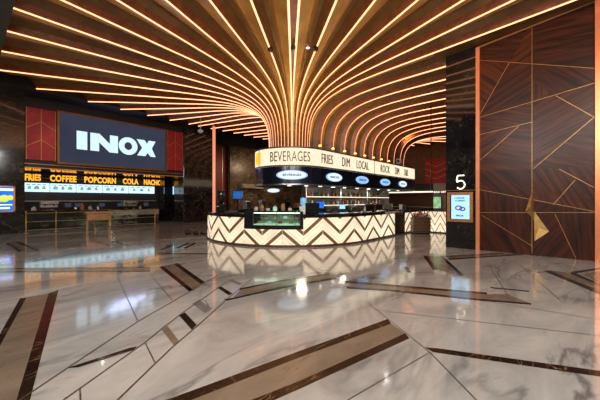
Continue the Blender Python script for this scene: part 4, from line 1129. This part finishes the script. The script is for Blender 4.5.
for x in (1.5,4.5,7.5):
    spot((CX+x, CY-2.9, 3.6), 70, (1,.62,.25), size=2.6, rad=.3, tgt=(CX+x-.3, CY-2.0, 7))
    spot((CX+x, CY+2.9, 3.6), 70, (1,.62,.25), size=2.6, rad=.3, tgt=(CX+x-.3, CY+2.0, 7))
# unseen fill spots added in mid-air to wash the gold boards
for x, y, e in ((3,3,140),(-1,8,120),(7,2.5,110),(2,15,120),(6.5,6,130),(-3,12,70),(13.5,4.8,50)):
    spot((x,y,2.6), e, (1,.70,.38), size=2.6, rad=.3, tgt=(x,y,7))
spot((6.5,-1.5,5.8), 45, (1,.78,.6), size=1.7, tgt=(XR,.3,3.2), rad=.5)
for x in (-6.5,-1): spot((x, 18.0, 6.3), 70, (.8,.86,1), size=1.8, tgt=(x, YS, 2.5))
spot((2.5,18.8,6.4), 130, (1,.8,.6), size=1.5, tgt=(5,YS,2.5))
spot((14.5,22,5.8), 300, (1,.72,.5), size=2, tgt=(15,26.4,3.0), rad=.6)  # unseen spots from here added to lift the dark walls behind the kiosk
spot((20,21.5,5.8), 420, (1,.75,.5), size=2.2, tgt=(20.5,25.8,2.6), rad=.6)
spot((24,19,5.8), 300, (1,.72,.45), size=2.2, tgt=(24,25.8,2.6), rad=.6)
spot((15,22,2.6), 90, (1,.75,.5), size=2.2, tgt=(14,26,4.5), rad=.3)
spot((20,8,6.0), 300, (1,.68,.35), size=2.2, tgt=(27,9,3))
# interior glow of the kiosk and recess
for x in (-1,2,5,8):
    l = bpy.data.lights.new('kiosk fill', 'POINT'); l.energy = 48; l.color = (1,.82,.62); l.shadow_soft_size = .2
    o = bpy.data.objects.new('kiosk fill', l); col.objects.link(o); o.location = (CX+x, CY-1.5, 2.0)
for x, y in ((-2.2,2.0),(1.2,2.4),(4.5,2.2)):
    spot((CX+x, CY+y, 2.9), 60, (1,.8,.58), size=2.4, rad=.15)
for x in (-8,-3,2):
    l = bpy.data.lights.new('recess fill', 'POINT'); l.energy = 45; l.color = (1,.85,.7); l.shadow_soft_size = .2
    o = bpy.data.objects.new('recess fill', l); col.objects.link(o); o.location = (x, 22.8, 2.9)
# bluish light of the video wall on the ceiling
l = bpy.data.lights.new('video wall spill', 'AREA'); l.energy = 90; l.color = (.45,.55,1); l.size = 5; l.size_y = 1.5; l.shape = 'RECTANGLE'
o = bpy.data.objects.new('video wall spill', l); col.objects.link(o); o.location = ((XSC0+XSC1)/2, YS-.4, 5.0); o.rotation_euler = (Vector((0,-.55,1))).to_track_quat('-Z','X').to_euler()

w = bpy.data.worlds.new('World'); bpy.context.scene.world = w; w.use_nodes = True
bg = w.node_tree.nodes['Background']; bg.inputs[0].default_value = (.55,.42,.32,1); bg.inputs[1].default_value = .12

# ------------------------------------------------------------------ camera
cam = bpy.data.cameras.new('Camera'); cam.sensor_width = 36; cam.lens = 18; cam.clip_end = 200
co = bpy.data.objects.new('Camera', cam); col.objects.link(co); co.location = (0,0,EYE)
co.rotation_euler = Vector((FX,FY,0)).to_track_quat('-Z','Y').to_euler()
bpy.context.scene.camera = co
sc = bpy.context.scene
sc.view_settings.view_transform = 'Standard'; sc.view_settings.look = 'None'; sc.view_settings.exposure = 0
sc.cycles.max_bounces = 6; sc.cycles.transparent_max_bounces = 12
